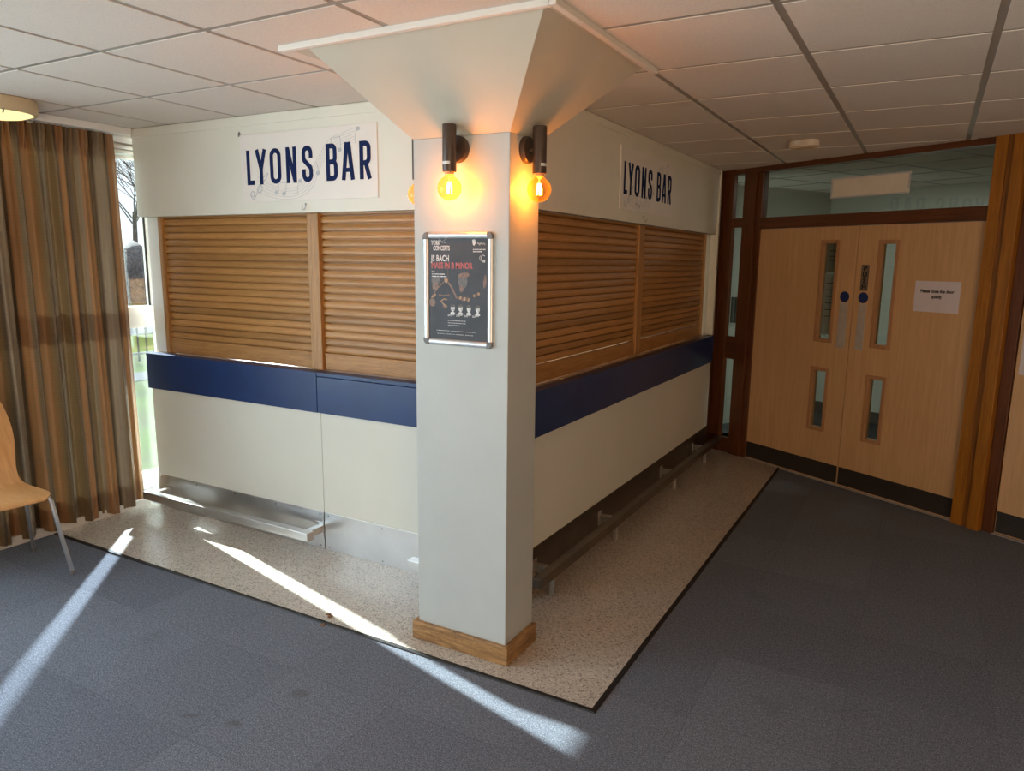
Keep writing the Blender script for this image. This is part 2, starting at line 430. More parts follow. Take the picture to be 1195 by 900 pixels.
# wall beyond the bar, right wall, rear wall
MB().box(XW, .0, 3.62, 3.72, 0, H).build('wall_back', M['paint'], kind='structure')
MB().box(XR, XR+.1, YB, 3, 0, H).build('wall_right', M['far_wall'], kind='structure')
MB().box(XW-.1, XR, YB-.1, YB, 0, H).build('wall_rear', M['far_wall'], kind='structure')

# window wall: low kerb, head, and long glazing
wl = MB()
wl.box(XW-.12, XW+.05, YB, 3.62, -.1, .10)
wl.box(XW-.12, XW+.05, YB, 3.62, 2.37, H+.06)
wl.build('wall_left', M['white'], kind='structure')
def window(name, y0, y1, mull):
    r = setting(name, (XW, y0, .10))
    f = MB(); X0, X1 = XW-.035, XW+.035
    f.box(X0, X1+.03, y0, y1, .10, .20); f.box(X0, X1, y0, y1, 2.29, 2.37); f.box(X0, X1+.012, y0, y1, 1.19, 1.33)
    for m in mull:
        f.box(X0, X1, m-.03, m+.03, .20, 1.19); f.box(X0, X1+.01, m-.06, m+.06, 1.33, 2.29)
    f.build('window_frame', M['pvc'], r, bevel=.004)
    ys = [y0]+list(mull)+[y1]
    gs = MB()
    for a, b in zip(ys[:-1], ys[1:]):
        gs.box(XW-.006, XW+.006, a+.02, b-.02, .19, 1.20); gs.box(XW-.006, XW+.006, a+.05, b-.05, 1.31, 2.30)
    gs.build('window_pane', M['glass'], r)
    k = MB()
    for m in mull:
        for sgn in (-1, 1): k.box(XW+.004, XW+.012, m+sgn*.062, m+sgn*.072, 1.325, 2.30)
    k.build('gasket', M['black'], r)
    return r
window('window_1', -1.6, 1.6, [-1.57, -.72, .215, 1.57])
window('window_2', -6.9, -1.6, [-6.87, -5.6, -4.3, -3.0])
# white kerb under the window
MB().box(XW+.035, XW+.11, YB+.1, -.02, 0, .055).build('baseboard_left', M['white'], kind='structure', bevel=.004)

# ------------------------------------------------------------------ bulkheads above the bar
FB = 1.899
a = MB().box(-2.807, .02, .02, .05, FB, H); a.box(-2.807, -.03, .03, .16, FB, FB+.03)
a.build('wall_front', M['paint'], kind='structure', bevel=.002)
b = MB().box(-.05, -.0135, .05, 3.43, FB, H); b.box(-.16, -.02, .05, 3.43, FB, FB+.03)
b.build('wall_side', M['paint'], kind='structure', bevel=.002)
MB().box(-2.807, -.0, .012, .022, H-.055, H-.004).build('trim_2', M['paint'], kind='structure', bevel=.002)
MB().box(-.02, -.006, .02, 3.43, H-.045, H-.004).build('trim_3', M['paint'], kind='structure', bevel=.002)
# white nib at the end of the right-hand run, and the white end strip by the window
MB().box(-.16, -.06, 3.345, 3.44, 1.037, FB).box(-.16, -.0, 3.435, 3.475, 1.037, H).build('trim_4', M['paint'], kind='structure', bevel=.003)
MB().box(-2.80, -2.672, .075, .12, 1.037, FB).build('trim_5', M['white'], kind='structure', bevel=.003)

# ------------------------------------------------------------------ the bar counter, window run
BT, BB, KT = 1.037, .8077, .2275
c1 = thing('bar_counter', 'cream panelled bar counter run with blue edge between window curtain and column, steel foot rail', 'bar counter', (-1.4, .2, 0))
XJ, XJ2 = -1.279, -1.2935
MB().box(-2.765, XJ-.0015, 0, .04, KT-.005, BB+.02).build('front_panel', M['panel'], c1, bevel=.0015)
MB().box(XJ+.0015, -.041, 0, .04, KT-.005, BB+.02).build('front_panel', M['panel'], c1, bevel=.0015)
MB().box(-2.755, -.065, .04, .5, .0, BT-.03).build('carcass', M['panel'], c1)
MB().box(-2.786, XJ2-.001, -.012, .06, BB, BT).build('counter_edge', M['navy'], c1, bevel=.002, label='plain blue painted counter edge')
hb = MB().box(XJ2+.001, -.041, -.010, .06, BB, BT-.024); hb.box(XJ2+.001, -.041, -.0125, .06, BT-.021, BT)
hb.build('counter_edge', M['navy'], c1, bevel=.002, label='blue painted flap edge with a lip along its top')
MB().box(-2.786, -.065, .061, .55, BT-.03, BT+.0015).build('counter_top', M['tan'], c1, bevel=.001)
for x0, x1 in ((-2.765, XJ-.002), (XJ+.003, -.042)):
    k = MB().box(x0, x1, -.003, .02, .004, KT); 
    kp = k.build('kick_plate', M['steel'], c1, bevel=.0008)
    nn = 4 if x1-x0 < 1.4 else 5
    for i in range(nn):
        xx = x0+.03+(x1-x0-.06)*i/(nn-1)
        for zz in (.022, KT-.018): MB().lathe([(.005, .0005), (.005, 0), (.004, .0015), (0, .002)][1:], 10, 0, at(xx, -.003, zz) @ Matrix.Rotation(math.pi/2, 4, 'X')).build('screw', M['cap_grey'], kp)
def rail_x(x0, x1, posts, parent):
    r = MB().box(x0, x1, -.155, -.105, .100, .150).build('foot_rail', M['steel'], parent, bevel=.003)
    for p in posts:
        b = MB().box(p-.02, p+.02, -.105, -.003, .105, .145); b.box(p-.028, p+.028, -.008, -.003, .075, .165)
        b.build('bracket', M['steel'], r, bevel=.002)
rail_x(-2.715, -1.262, (-2.66, -1.31), c1)
rail_x(-.568, -.03, (-.52,), c1)

# right-hand run
c2 = thing('bar_counter', 'cream panelled bar counter run with navy edge leading from column to the double doors', 'bar counter', (-.2, 1.75, 0))
YE = 3.43
MB().box(-.04, 0, .012, YE, KT-.005, BB+.02).build('front_panel', M['panel'], c2, bevel=.0015)
MB().box(-.5, -.041, .56, YE-.01, 0, BT-.03).build('carcass', M['panel'], c2)
MB().box(-.043, .0214, .07, 3.40, BB, BT).build('counter_edge', M['navy'], c2, bevel=.002)
MB().box(-.55, -.045, .56, 3.42, BT-.03, BT+.0015).build('counter_top', M['tan'], c2, bevel=.001)
MB().box(-.02, .003, .012, YE, .004, KT).build('kick_plate', M['steel_shaded'], c2, bevel=.0008)
r = MB().box(.085, .135, -.02, 3.42, .100, .150).build('foot_rail', M['steel_shaded'], c2, bevel=.003)
for p in (.15, 1.0, 2.16, 3.0):
    bb = MB().box(.003, .085, p-.02, p+.02, .105, .145); bb.box(.003, .008, p-.028, p+.028, .075, .165)
    bb.box(.098, .122, p-.012, p+.012, .004, .10)
    bb.build('bracket', M['steel'], r, bevel=.002)

# ------------------------------------------------------------------ roller shutters
PITCH = .0415; ZB = 1.135
def slat_profile():
    pr = []; z = ZB
    while z < FB+.03:
        pr += [(.009, z), (.009, z+.0050), (-.0085, z+.0055), (-.0115, z+.0105), (-.0112, z+.020), (-.0085, z+.031), (-.0045, z+PITCH-.0012), (.009, z+PITCH-.0008)]
        z += PITCH
    return pr
def slats(mb, l0, l1, T):
    pr = slat_profile(); n = len(pr); back = [(.016, pr[-1][1]), (.016, ZB)]
    poly = pr+back
    vs = [(l0, p[0], p[1]) for p in poly]+[(l1, p[0], p[1]) for p in poly]; m = len(poly)
    fs = [(i, (i+1) % m, m+(i+1) % m, m+i) for i in range(m)]
    mb.add(vs, fs, 0, T)
def shutter(label, l0, l1, T, ms, mbar, loc):
    t = thing('roller_shutter', label, 'roller shutter', loc, 'oak roller shutters over the bar')
    m = MB(); slats(m, l0, l1, T); m.build('slat_curtain', ms, t, smooth=35)
    b = MB().box(l0, l1, -.016, .010, BT+.004, ZB+.0005, 0, T); b.build('bottom_bar', mbar, t, bevel=.005)
    return t
TA = at(0, .085, 0); TB = at(-.095, 0, 0) @ FACE_X
shutter('closed oak slatted shutter nearest the curtain and window', -2.634, -1.386, TA, M['oak_slat_x'], M['oak_bar_x'], (-2.0, .085, BT))
shutter('closed oak slatted shutter between the window run post and the column', -1.302, -.16, TA, M['oak_slat_x'], M['oak_bar_x'], (-.7, .085, BT))
shutter('closed oak slatted shutter on the dark side just right of the column', .19, 1.70, TB, M['oak_slat_y'], M['oak_bar_y'], (-.095, .95, BT))
shutter('closed oak slatted shutter nearest the double doors', 1.80, 3.308, TB, M['oak_slat_y'], M['oak_bar_y'], (-.095, 2.55, BT))
def post(label, mb, loc):
    mb_o = mb.build('shutter_post', M['oak_post'], None, bevel=.004); tag(mb_o, label, 'post', 'upright oak shutter posts'); return mb_o
post('thin upright oak post beside the window end of the shutters', MB().box(-2.672, -2.634, .058, .11, BT+.002, FB), 0)
post('wide upright oak post between the two shutters facing the window side', MB().box(-1.386, -1.302, .052, .11, BT+.002, FB), 0)
post('upright oak post between the two shutters right of column', MB().box(-.13, -.068, 1.70, 1.80, BT+.002, FB), 0)
post('thin upright oak post at the shutter end nearest the double doors', MB().box(-.12, -.07, 3.308, 3.344, BT+.002, FB), 0)
post('square oak corner post behind the column', MB().box(-.16, -.07, .06, .19, BT+.002, FB), 0)

# ------------------------------------------------------------------ column
x0, x1, y0, y1 = -.21, .2326, -.531, -.297
cl = thing('column', 'white square column with flared head and wooden skirting at the bar corner', 'column', ((x0+x1)/2, (y0+y1)/2, 0))
CT = 2.125
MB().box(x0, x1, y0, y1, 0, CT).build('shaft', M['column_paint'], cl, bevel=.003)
kx0, kx1, ky0, ky1 = -.469, .5341, -.8457, .012
hd = MB()
zt = H+.002
hd.add([(x0, y0, CT), (x1, y0, CT), (x1, y1, CT), (x0, y1, CT), (kx0, ky0, zt), (kx1, ky0, zt), (kx1, ky1, zt), (kx0, ky1, zt)],
       [(0, 1, 2, 3), (4, 7, 6, 5), (0, 4, 5, 1), (1, 5, 6, 2), (2, 6, 7, 3), (3, 7, 4, 0)])
hd.build('flared_head', M['head_tone'], cl, bevel=.002)
px0, px1, py0, py1 = -.566, .5765, -.8666, .05
tr = MB()
tr.box(px0, px1-.0165, py0-.008, py0+.016, H-.020, H+.01); tr.box(px1-.016, px1+.008, py0-.008, py1, H-.020, H+.01)
tr.build('head_trim', M['white'], cl, bevel=.003)
hp = MB().box(px0+.01, px1-.02, py0+.016, -.01, H-.004, H+.006)
hp.build('head_panel', M['head_tone'], cl)
sb = .0216; sh = .0875
for nm, bx in (('skirting_board', (x0-sb, x1+sb, y0-sb, y0)), ('skirting_board', (x1, x1+sb, y0, y1)), ('skirting_board', (x0-sb, x0, y0, y1))):
    MB().box(*bx, .004, sh).build(nm, M['skirt'], cl, bevel=.004)

# ------------------------------------------------------------------ wall lamps on the column
def wall_lamp(label, T):
    root = thing('wall_lamp', label, 'wall lamp', T @ Vector((0, 0, 0)), 'filament bulb lamps on the column')
    zc = 2.075; off = -.062
    RX = Matrix.Rotation(math.pi/2, 4, 'X')
    MB().lathe([(.0, -.001), (.050, -.001), (.050, .016), (.046, .021), (0, .021)], 40, 0, T @ at(0, 0, 0) @ RX).build('back_plate', M['lamp_brown'], root, smooth=40)
    MB().tube([(0, -.018, 0), (0, off+.02, 0)], .012, 16, 0, T).build('arm', M['lamp_brown'], root, smooth=40)
    body = MB().lathe([(0, 0), (.020, 0), (.0255, .001), (.0265, .004), (.0265, .170), (.0255, .173), (.0235, .173), (.0235, .150), (0, .150)], 36, 0, T @ at(0, off, 1.985-zc)).build('lamp_tube', M['lamp_brown'], root, smooth=40)
    st = MB(); an = list(range(-50, 46, 8))
    for zz in (2.012-zc, 2.023-zc): st.v += [tuple(T @ Vector((.0269*math.sin(R_(t)), off-.0269*math.cos(R_(t)), zz))) for t in an]
    for zz in (2.012-zc, 2.023-zc): st.v += [tuple(T @ Vector((.0263*math.sin(R_(t)), off-.0263*math.cos(R_(t)), zz))) for t in an]
    na = len(an)
    for k_ in range(na-1): st.f += [(k_, k_+1, na+k_+1, na+k_), (2*na+k_, 3*na+k_, 3*na+k_+1, 2*na+k_+1), (k_, 2*na+k_, 2*na+k_+1, k_+1), (na+k_, na+k_+1, 3*na+k_+1, 3*na+k_)]
    st.f += [(0, na, 3*na, 2*na), (na-1, 3*na-1, 4*na-1, 2*na-1)]; st.mi = [0]*len(st.f)
    st.build('sticker', M['label_white'], body, label='small white sticker strip')
    MB().lathe([(0, 0), (.016, 0), (.018, .006), (.018, .012), (0, .012)], 24, 0, T @ at(0, off, 1.976-zc)).build('bulb_cap', M['tan'], root, smooth=40)
    pr = [(0, -.046)]+[(.046*math.cos(R_(a)), .046*math.sin(R_(a))) for a in range(-80, 62, 10)]+[(.018, .044), (.016, .052)]
    b = MB(); b.lathe(pr[:-1]+[(.016, .0515)], 36, 0, T @ at(0, off, 1.927-zc))
    bo = b.build('bulb', M['bulb'], root, smooth=180, label='round amber glass filament bulb')
    f = MB()
    for i in range(5):
        t = 2*math.pi*i/5
        f.tube([(.010*math.cos(t), off+.010*math.sin(t), 1.908-zc), (.006*math.cos(t), off+.006*math.sin(t), 1.950-zc)], .0019, 6, 0, T)
    f.build('filament', M['filament'], bo)
    MB().tube([(0, off, 1.972-zc), (0, off, 1.945-zc)], .004, 8, 0, T).build('stem', M['label_white'], bo)
    L = bpy.data.lights.new('bulb_light', 'POINT'); L.energy = LAMP_W; L.color = (1, .31, .035); L.shadow_soft_size = .014
    lo = bpy.data.objects.new('bulb_light', L); COL.objects.link(lo); lo.location = Vector((0, 0, 0)); lo.parent = root
    lo.location = (T @ Vector((0, off, 1.928-zc)))-Vector(root.location)
    return root
LAMP_W = 4.4
FACE_NX = Matrix.Rotation(-math.pi/2, 4, 'Z')
wall_lamp('brown tube wall lamp with lit round bulb above the framed poster', at(.006, y0, 2.075))
wall_lamp('brown tube wall lamp with lit round bulb on the narrow right face of column', at(x1, -.414, 2.075) @ FACE_X)
wall_lamp('brown tube wall lamp peeking out left of the column, mostly hidden', at(x0, -.414, 2.075) @ FACE_NX)

# ------------------------------------------------------------------ framed poster
pf = thing('poster_frame', 'silver snap frame holding a dark concert poster on the column', 'poster', (.004, y0, 1.54))
X0, X1, Z0, Z1 = -.160, .168, 1.320, 1.767; YF = y0
RAD = .0165
def rail(mb, a, b, horiz):
    prof = [(-.0125, 0), (-.0125, .007), (-.008, .0115), (0, .0130), (.008, .0115), (.0125, .006), (.0125, 0)]
    if horiz: vs = [(x, YF-d, a[1]+q) for x in (a[0], b[0]) for q, d in prof]
    else: vs = [(a[0]+q, YF-d, z) for z in (a[1], b[1]) for q, d in prof]
    n = len(prof); mb.add(vs, [(i, (i+1) % n, n+(i+1) % n, n+i) for i in range(n)]+[tuple(range(n)), tuple(range(2*n-1, n-1, -1))])
for a_, b_, h_ in (((X0+.017, Z1-.0125), (X1-.017, Z1-.0125), 1), ((X0+.017, Z0+.0125), (X1-.017, Z0+.0125), 1), ((X0+.0125, Z0+.017), (X0+.0125, Z1-.017), 0), ((X1-.0125, Z0+.017), (X1-.0125, Z1-.017), 0)):
    m = MB(); rail(m, a_, b_, h_); m.build('frame_rail', M['alu'], pf, smooth=50)
for sx, sz, cx, cz in ((1, 1, X1, Z1), (-1, 1, X0, Z1), (1, -1, X1, Z0), (-1, -1, X0, Z0)):
    ox, oz = cx-sx*.019, cz-sz*.019
    pl = [(ox-sx*.014, oz-sz*.0), (ox-sx*.0, oz-sz*.014)]
    poly = [(cx-sx*.027, cz-sz*.027), (cx, cz-sz*.027)]+[(ox+sx*.019*math.cos(R_(t)), oz+sz*.019*math.sin(R_(t))) for t in range(0, 91, 15)]+[(cx-sx*.027, cz)]
    m = MB(); m.prism(poly, YF-.0150, YF-.0002); m.build('corner_cap', M['cap_grey'], pf, bevel=.003)
def poster_mat():
    k = NT('dark poster print with reflection'); v = k.coord(); f = k.noise(v, 12, 4)
    return k.bsdf(k.ramp(f, [(.3, (.050, .056, .070)), (.7, (.066, .074, .092))]), .5, 0, None, .35)  # reflected light put into the slate tone of the dark print
M['poster_bg'] = poster_mat()
pm = lambda n, c_: m_plain(n, c_, .35, var=.25, scale=90)
M['pw'] = pm('poster white print', (.62, .64, .66, 1)); M['pr'] = pm('poster red print', (.50, .075, .055, 1))
M['pb1'] = pm('poster brown print', (.17, .085, .05, 1)); M['pb2'] = pm('poster amber print', (.36, .20, .09, 1)); M['pb3'] = pm('poster umber print', (.105, .085, .075, 1))
M['pg'] = pm('poster grey print', (.22, .235, .25, 1))
po = MB().box(X0+.022, X1-.022, YF-.006, YF-.001, Z0+.022, Z1-.022).build('poster', M['poster_bg'], pf)
YT = YF-.0062
def T2(x, z): return at(x, YT, z)
t = MB()
text_mb(t, 'YORK', .0255, T2(-.122, 1.7175), .62, .0006)
t.build('lettering', M['pw'], po, label='word YORK'); t = MB()
text_mb(t, 'CONCERTS', .0255, T2(-.1125, 1.6965), .60, .0006)
t.stroke([(-.086, 1.745), (-.066, 1.725)], .0012, .0004, y=YT); t.stroke([(-.072, 1.728), (-.050, 1.741)], .0009, .0004, y=YT)
t.lathe([(.0022, 0), (.0022, .0005)], 10, 0, T2(-.056, 1.727) @ Matrix.Rotation(math.pi/2, 4, 'X'))
t.build('lettering', M['pw'], po, label='word CONCERTS with crossed strokes'); t = MB()
text_mb(t, 'JS BACH', .0330, T2(-.122, 1.6545), .68, .0008, spacing=1.06)
t.build('lettering', M['pw'], po, label='white JS BACH lettering')
t = MB(); text_mb(t, 'MASS IN B MINOR', .0330, T2(-.122, 1.6265), .735, .0008); t.build('lettering', M['pr'], po, label='red title lettering')
# emblem, script and society marks, small print
def dashes(mb, x, z, w, h, seed, gap=.16):
    rr = random.Random(seed); q = x
    while q < x+w-.002:
        d = min(rr.uniform(.004, .012), x+w-q)
        mb.box(q, q+d, YT-.0004, YT, z, z+h); q += d+rr.uniform(.0012, .0025)
t = MB()
t.prism([(.072, 1.739), (.076, 1.735), (.080, 1.741), (.084, 1.735), (.089, 1.739), (.087, 1.722), (.080, 1.714), (.075, 1.720)], YT-.0004, YT)
wv = [(.096+.0014*i, 1.722+.003*math.sin(i*1.55)+.0022*math.sin(i*.7)) for i in range(26)]; t.stroke(wv, .0011, .0004, y=YT)
dashes(t, .076, 1.6985, .056, .0035, 1); dashes(t, .076, 1.6905, .040, .0035, 2)
t.stroke(arc(.122, 1.668, .010, .011, 40, 330, 16), .0018, .0004, y=YT); t.stroke(arc(.112, 1.668, .006, .009, 100, 320, 10), .0015, .0004, y=YT)
t.box(.116, .122, YT-.0004, YT, 1.652, 1.659); t.box(.124, .131, YT-.0004, YT, 1.651, 1.661)
dashes(t, -.120, 1.6105, .018, .0035, 3); dashes(t, -.120, 1.6015, .062, .0035, 4); dashes(t, -.120, 1.5925, .072, .0035, 5)
for i, xx in enumerate((-.043, -.003, .034, .073)): dashes(t, xx, 1.4425, .030, .0022, 10+i); dashes(t, xx, 1.4385, .018, .0016, 20+i)
for i in range(3): dashes(t, -.043, 1.420-.0095*i, (.084, .084, .055)[i], .0022, 30+i)
for xx, w_ in ((-.10, .065), (-.028, .06), (.042, .045)): dashes(t, xx, 1.3785, w_, .0018, int(40+xx*500))
for xx in (-.095, -.049, -.006, .040): dashes(t, xx, 1.3655, .037, .0018, int(60+xx*500))
t.build('lettering', M['pw'], po, label='small white print and emblems')
# dusky picture of string players: heads, hands, bows and fiddles as printed shapes
a1 = MB(); a2 = MB(); a3 = MB()
def ell(mb, cx, cz, rx, rz, rot=0, n=18, y=0):
    cr, sr = math.cos(R_(rot)), math.sin(R_(rot)); pl = []
    for i in range(n):
        q = 2*math.pi*i/n; u, v_ = rx*math.cos(q), rz*math.sin(q); pl.append((cx+u*cr-v_*sr, cz+u*sr+v_*cr))
    mb.prism(pl, YT-.0003-y, YT-y)
ell(a3, -.100, 1.578, .022, .016, 10); ell(a1, -.103, 1.556, .015, .018, -15, y=.0001); ell(a1, .033, 1.600, .027, .011, 8, y=.0004); ell(a3, .028, 1.578, .022, .030, 4)
ell(a1, .022, 1.548, .009, .014, 10, y=.0001); ell(a1, .130, 1.578, .007, .026, -6); ell(a1, -.118, 1.490, .016, .016, 20)
a2.stroke([(-.118, 1.516), (-.092, 1.548), (-.060, 1.574)], .0022, .0003, y=YT-.0002); ell(a2, -.051, 1.580, .0085, .011, 20, y=.0002)
a1.stroke([(-.040, 1.572), (-.022, 1.550), (.000, 1.510)], .009, .0003, y=YT-.0002)
a2.stroke([(-.042, 1.630), (-.040, 1.566)], .0009, .0003, y=YT-.0003)
ell(a2, -.112, 1.517, .013, .006, 35, y=.0002)
a2.stroke([(-.076, 1.497), (-.060, 1.506), (-.046, 1.503)], .0045, .0003, y=YT-.0002); a2.stroke([(-.076, 1.497), (-.064, 1.486), (-.046, 1.476)], .0045, .0003, y=YT-.0002)
a1.stroke([(-.066, 1.482), (-.050, 1.470)], .010, .0003, y=YT-.0001)
for i in range(6): ell(a2 if i % 2 else a1, .008+i*.0095, 1.512+.002*math.sin(i*2)-.001*i, .0045, .0085, -20, y=.0002)
for i in range(3): ell(a1 if i % 2 else a2, .082+i*.010, 1.523+i*.004, .0055, .0060, 20, y=.0002)
a1.stroke([(-.088, 1.522), (-.060, 1.518), (-.034, 1.524)], .005, .0003, y=YT-.0002)
a1.build('picture', M['pb1'], po, label='brown printed players'); a2.build('picture', M['pb2'], po, label='amber printed bows and hands'); a3.build('picture', M['pb3'], po, label='dark printed hair')
h1 = MB(); h2 = MB()
for i, xx in enumerate((-.023, .014, .053, .094)):
    ell(h1, xx+.004, 1.471, .0095, .0135, 0, y=.0004); h1.prism([(xx-.008, 1.446), (xx-.006, 1.454), (xx+.004, 1.459), (xx+.014, 1.453), (xx+.015, 1.446)], YT-.0007, YT-.0004)
    ell(h2, xx+.004, 1.4805, .0105, .0060, 8, y=.0008); ell(h2, xx+.0075, 1.465, .0035, .0012, 0, y=.0008)
    ell(h2, xx+.0005, 1.4725, .0018, .0010, 0, y=.0008); ell(h2, xx+.0085, 1.4725, .0018, .0010, 0, y=.0008)
h1.build('picture', M['pw'], po, label='pale printed head and shoulder portraits'); h2.build('picture', M['pb3'], po, label='dark hair and features of the portraits')

# ------------------------------------------------------------------ LYONS BAR signs
def letters(mb, mb2, T):
    h = .187; t = .0245; z0 = 0
    cnt = [0]; mb_ = [mb]
    def A(pts, c=False, w=t):
        cnt[0] += 1; mb_[0].stroke(pts, w, .0015+.00015*(cnt[0] % 4), c, T, 0, 0)
    q = t/2
    # L
    A([(-1.785+q, z0), (-1.785+q, z0+h)]); A([(-1.785, z0+q), (-1.728, z0+q)])
    # Y
    A([(-1.715+.012, z0+h), (-1.672, z0+h*.44)]); A([(-1.629-.012, z0+h), (-1.672, z0+h*.44)]); A([(-1.672, z0), (-1.672, z0+h*.47)])
    # O
    def ring(xa, xb, za, zb, r):
        p = arc(xb-r, zb-r, r, r, 0, 90, 6)+arc(xa+r, zb-r, r, r, 90, 180, 6)+arc(xa+r, za+r, r, r, 180, 270, 6)+arc(xb-r, za+r, r, r, 270, 360, 6)
        A(p, True)
    ring(-1.602+q, -1.519-q, z0+q, z0+h-q, .0285)
    # N
    A([(-1.479+q, z0), (-1.479+q, z0+h)]); A([(-1.404-q, z0), (-1.404-q, z0+h)]); A([(-1.479+q, z0+h-.004), (-1.404-q, z0+.004)])
    # S
    xa, xb = -1.362+q, -1.286-q; r = (xb-xa)/2; cx = (xa+xb)/2
    p = [(xb, z0+h*.66)]+arc(cx, z0+h-q-r, r, r, 0, 180, 10)+[(xa, z0+h*.66), (xa+.004, z0+h*.60), (xb-.004, z0+h*.40), (xb, z0+h*.34)]+arc(cx, z0+q+r, r, r, 0, -180, 10)+[(xa, z0+h*.36)]
    A(p)
    mb_[0] = mb2
    # B
    def bowl(x_, xr, za, zb, r):
        A([(x_, zb), (xr-r, zb)]+arc(xr-r, zb-r, r, r, 90, 0, 6)+arc(xr-r, za+r, r, r, 0, -90, 6)+[(x_, za)])
    A([(-1.190+q, z0), (-1.190+q, z0+h)])
    bowl(-1.185, -1.117-q, z0+h*.51, z0+h-q, .020); bowl(-1.185, -1.112-q, z0+q, z0+h*.51, .022)
    # A
    xa, xb = -1.084, -.999; m = (xa+xb)/2
    A([(xa+q-.001, z0), (m-.006, z0+h)]); A([(xb-q+.001, z0), (m+.006, z0+h)]); A([(xa+.020, z0+h*.27), (xb-.020, z0+h*.27)], w=.021)
    # R
    A([(-.963+q, z0), (-.963+q, z0+h)]); bowl(-.958, -.890-q, z0+h*.43, z0+h-q, .024); A([(-.925, z0+h*.45), (-.898, z0)])
def notes(mb, T):
    D = 0.0
    lo = [(-1.70, 2.018), (-1.67, 2.007), (-1.591, 1.984), (-1.483, 1.972), (-1.376, 1.984), (-1.289, 2.035), (-1.239, 2.119), (-1.172, 2.194), (-1.091, 2.234), (-.99, 2.256)]
    hi = [(-1.70, 2.10), (-1.675, 2.083), (-1.587, 2.046), (-1.489, 2.029), (-1.392, 2.039), (-1.324, 2.09), (-1.264, 2.16), (-1.207, 2.222), (-1.151, 2.27), (-.993, 2.309)]
    def sm(P, n=5):
        out = []
        for i in range(len(P)-1):
            p0, p1, p2, p3 = (Vector(P[max(i-1, 0)]), Vector(P[i]), Vector(P[i+1]), Vector(P[min(i+2, len(P)-1)]))
            for k in range(n):
                u = k/n; out.append(tuple(.5*((2*p1)+(-p0+p2)*u+(2*p0-5*p1+4*p2-p3)*u*u+(-p0+3*p1-3*p2+p3)*u**3)))
        return out+[P[-1]]
    for k in range(5):
        f = k/4; mb.stroke(sm([(a_[0]*(1-f)+b_[0]*f, a_[1]*(1-f)+b_[1]*f) for a_, b_ in zip(lo, hi)]), .0016, .0004, False, T)
    for x, z in ((-1.561, 2.010), (-1.506, 2.002), (-1.381, 2.065), (-1.251, 2.100), (-1.096, 2.209), (-.971, 2.305)):
        pl = [(x+.014*math.cos(u*.35), z+.011*math.sin(u*.35)) for u in range(18)]; mb.prism(pl, -.0005, 0, T)
    for (xa, za), (xb, zb) in (((-1.548, 2.01), (-1.542, 2.065)), ((-1.493, 2.002), (-1.483, 2.062)), ((-1.542, 2.063), (-1.483, 2.060)), ((-1.394, 2.065), (-1.404, 1.999)), ((-1.240, 2.10), (-1.262, 2.16)),
                               ((-1.086, 2.21), (-1.093, 2.278)), ((-1.151, 2.225), (-1.151, 2.27)), ((-1.151, 2.268), (-1.093, 2.276)), ((-.984, 2.305), (-.991, 2.234))):
        mb.stroke([(xa, za), (xb, zb)], .0028, .0005, False, T)
    mb.stroke(sm([(-1.758, 2.002), (-1.742, 1.992), (-1.735, 2.012), (-1.752, 2.022), (-1.765, 2.000), (-1.742, 1.980), (-1.715, 2.010), (-1.690, 2.045), (-1.676, 2.076), (-1.650, 2.10), (-1.622, 2.116), (-1.640, 2.085), (-1.690, 2.055), (-1.712, 2.03), (-1.695, 2.012), (-1.672, 2.03), (-1.68, 2.055)]), .0045, .0005, False, T)
def sign(label, T, loc, wx0, wx1, z0_, z1_):
    r = thing('bar_sign', label, 'sign', loc)
    MB().box(wx0, wx1, -.006, -.0003, z0_, z1_, 0, T).build('sign_board', M['sign'], r, bevel=.0008)
    m = MB(); m2 = MB(); letters(m, m2, T @ at(0, -.0064, 2.0565)); m.build('lettering', M['sign_navy'], r, label='word LYONS'); m2.build('lettering', M['sign_navy'], r, label='word BAR')
    m = MB(); notes(m, T @ at(0, -.0061, 0)); m.build('music_notes', M['sign_grey'], r)
    return r
s1 = sign('white sign lettered LYONS BAR in navy, on the bright bulkhead beside the window', at(0, .02, 0), (-1.34, .02, 2.146), -1.834, -.849, 1.9645, 2.328)
MB().prism([(-1.848, 2.322), (-1.848, 2.338), (-1.839, 2.350), (-1.832, 2.338), (-1.832, 2.322)], .0195-.003, .0195).build('sticky_tab', M['cap_grey'], s1, label='grey tab at the top left corner')
s2 = sign('white sign lettered LYONS BAR on the dim bulkhead leading to the double doors', at(-.0135, 3.01, 0) @ FACE_X, (-.0135, 1.67, 2.146), -1.834, -.849, 1.9645, 2.328)
def hook(label, T, loc):
    m = MB(); m.tube([(0, -.004, .028), (0, -.006, .004), (0, -.012, -.008), (0, -.022, -.008), (0, -.027, .002), (0, -.024, .008)], .0022, 8, 0, T)
    m.lathe([(0, -.002), (.007, -.002), (.006, .003), (0, .004)], 12, 0, T @ at(0, 0, .022) @ Matrix.Rotation(math.pi/2, 4, 'X'))
    o = m.build('cup_hook', M['sign_grey'], None, smooth=50); tag(o, label, 'hook', 'small hooks under the signs'); return o
hook('tiny pale hook under the LYONS BAR sign nearest the window', at(-1.353, .02, 1.922), 0)
hook('tiny pale hook under the LYONS BAR sign on the dim side', at(-.0135, 1.599, 1.922) @ FACE_X, 0)
# small key switch on the white nib
ks = MB().box(-.0005, .008, 3.440, 3.470, 1.602, 1.630); ks.lathe([(.006, 0), (.005, .003), (0, .004)], 12, 0, at(.008, 3.455, 1.616) @ Matrix.Rotation(math.pi/2, 4, 'Y'))
tag(ks.build('key_switch', M['cap_grey'], None, bevel=.0015), 'small grey key switch on the white wall end beside the door frame', 'switch')

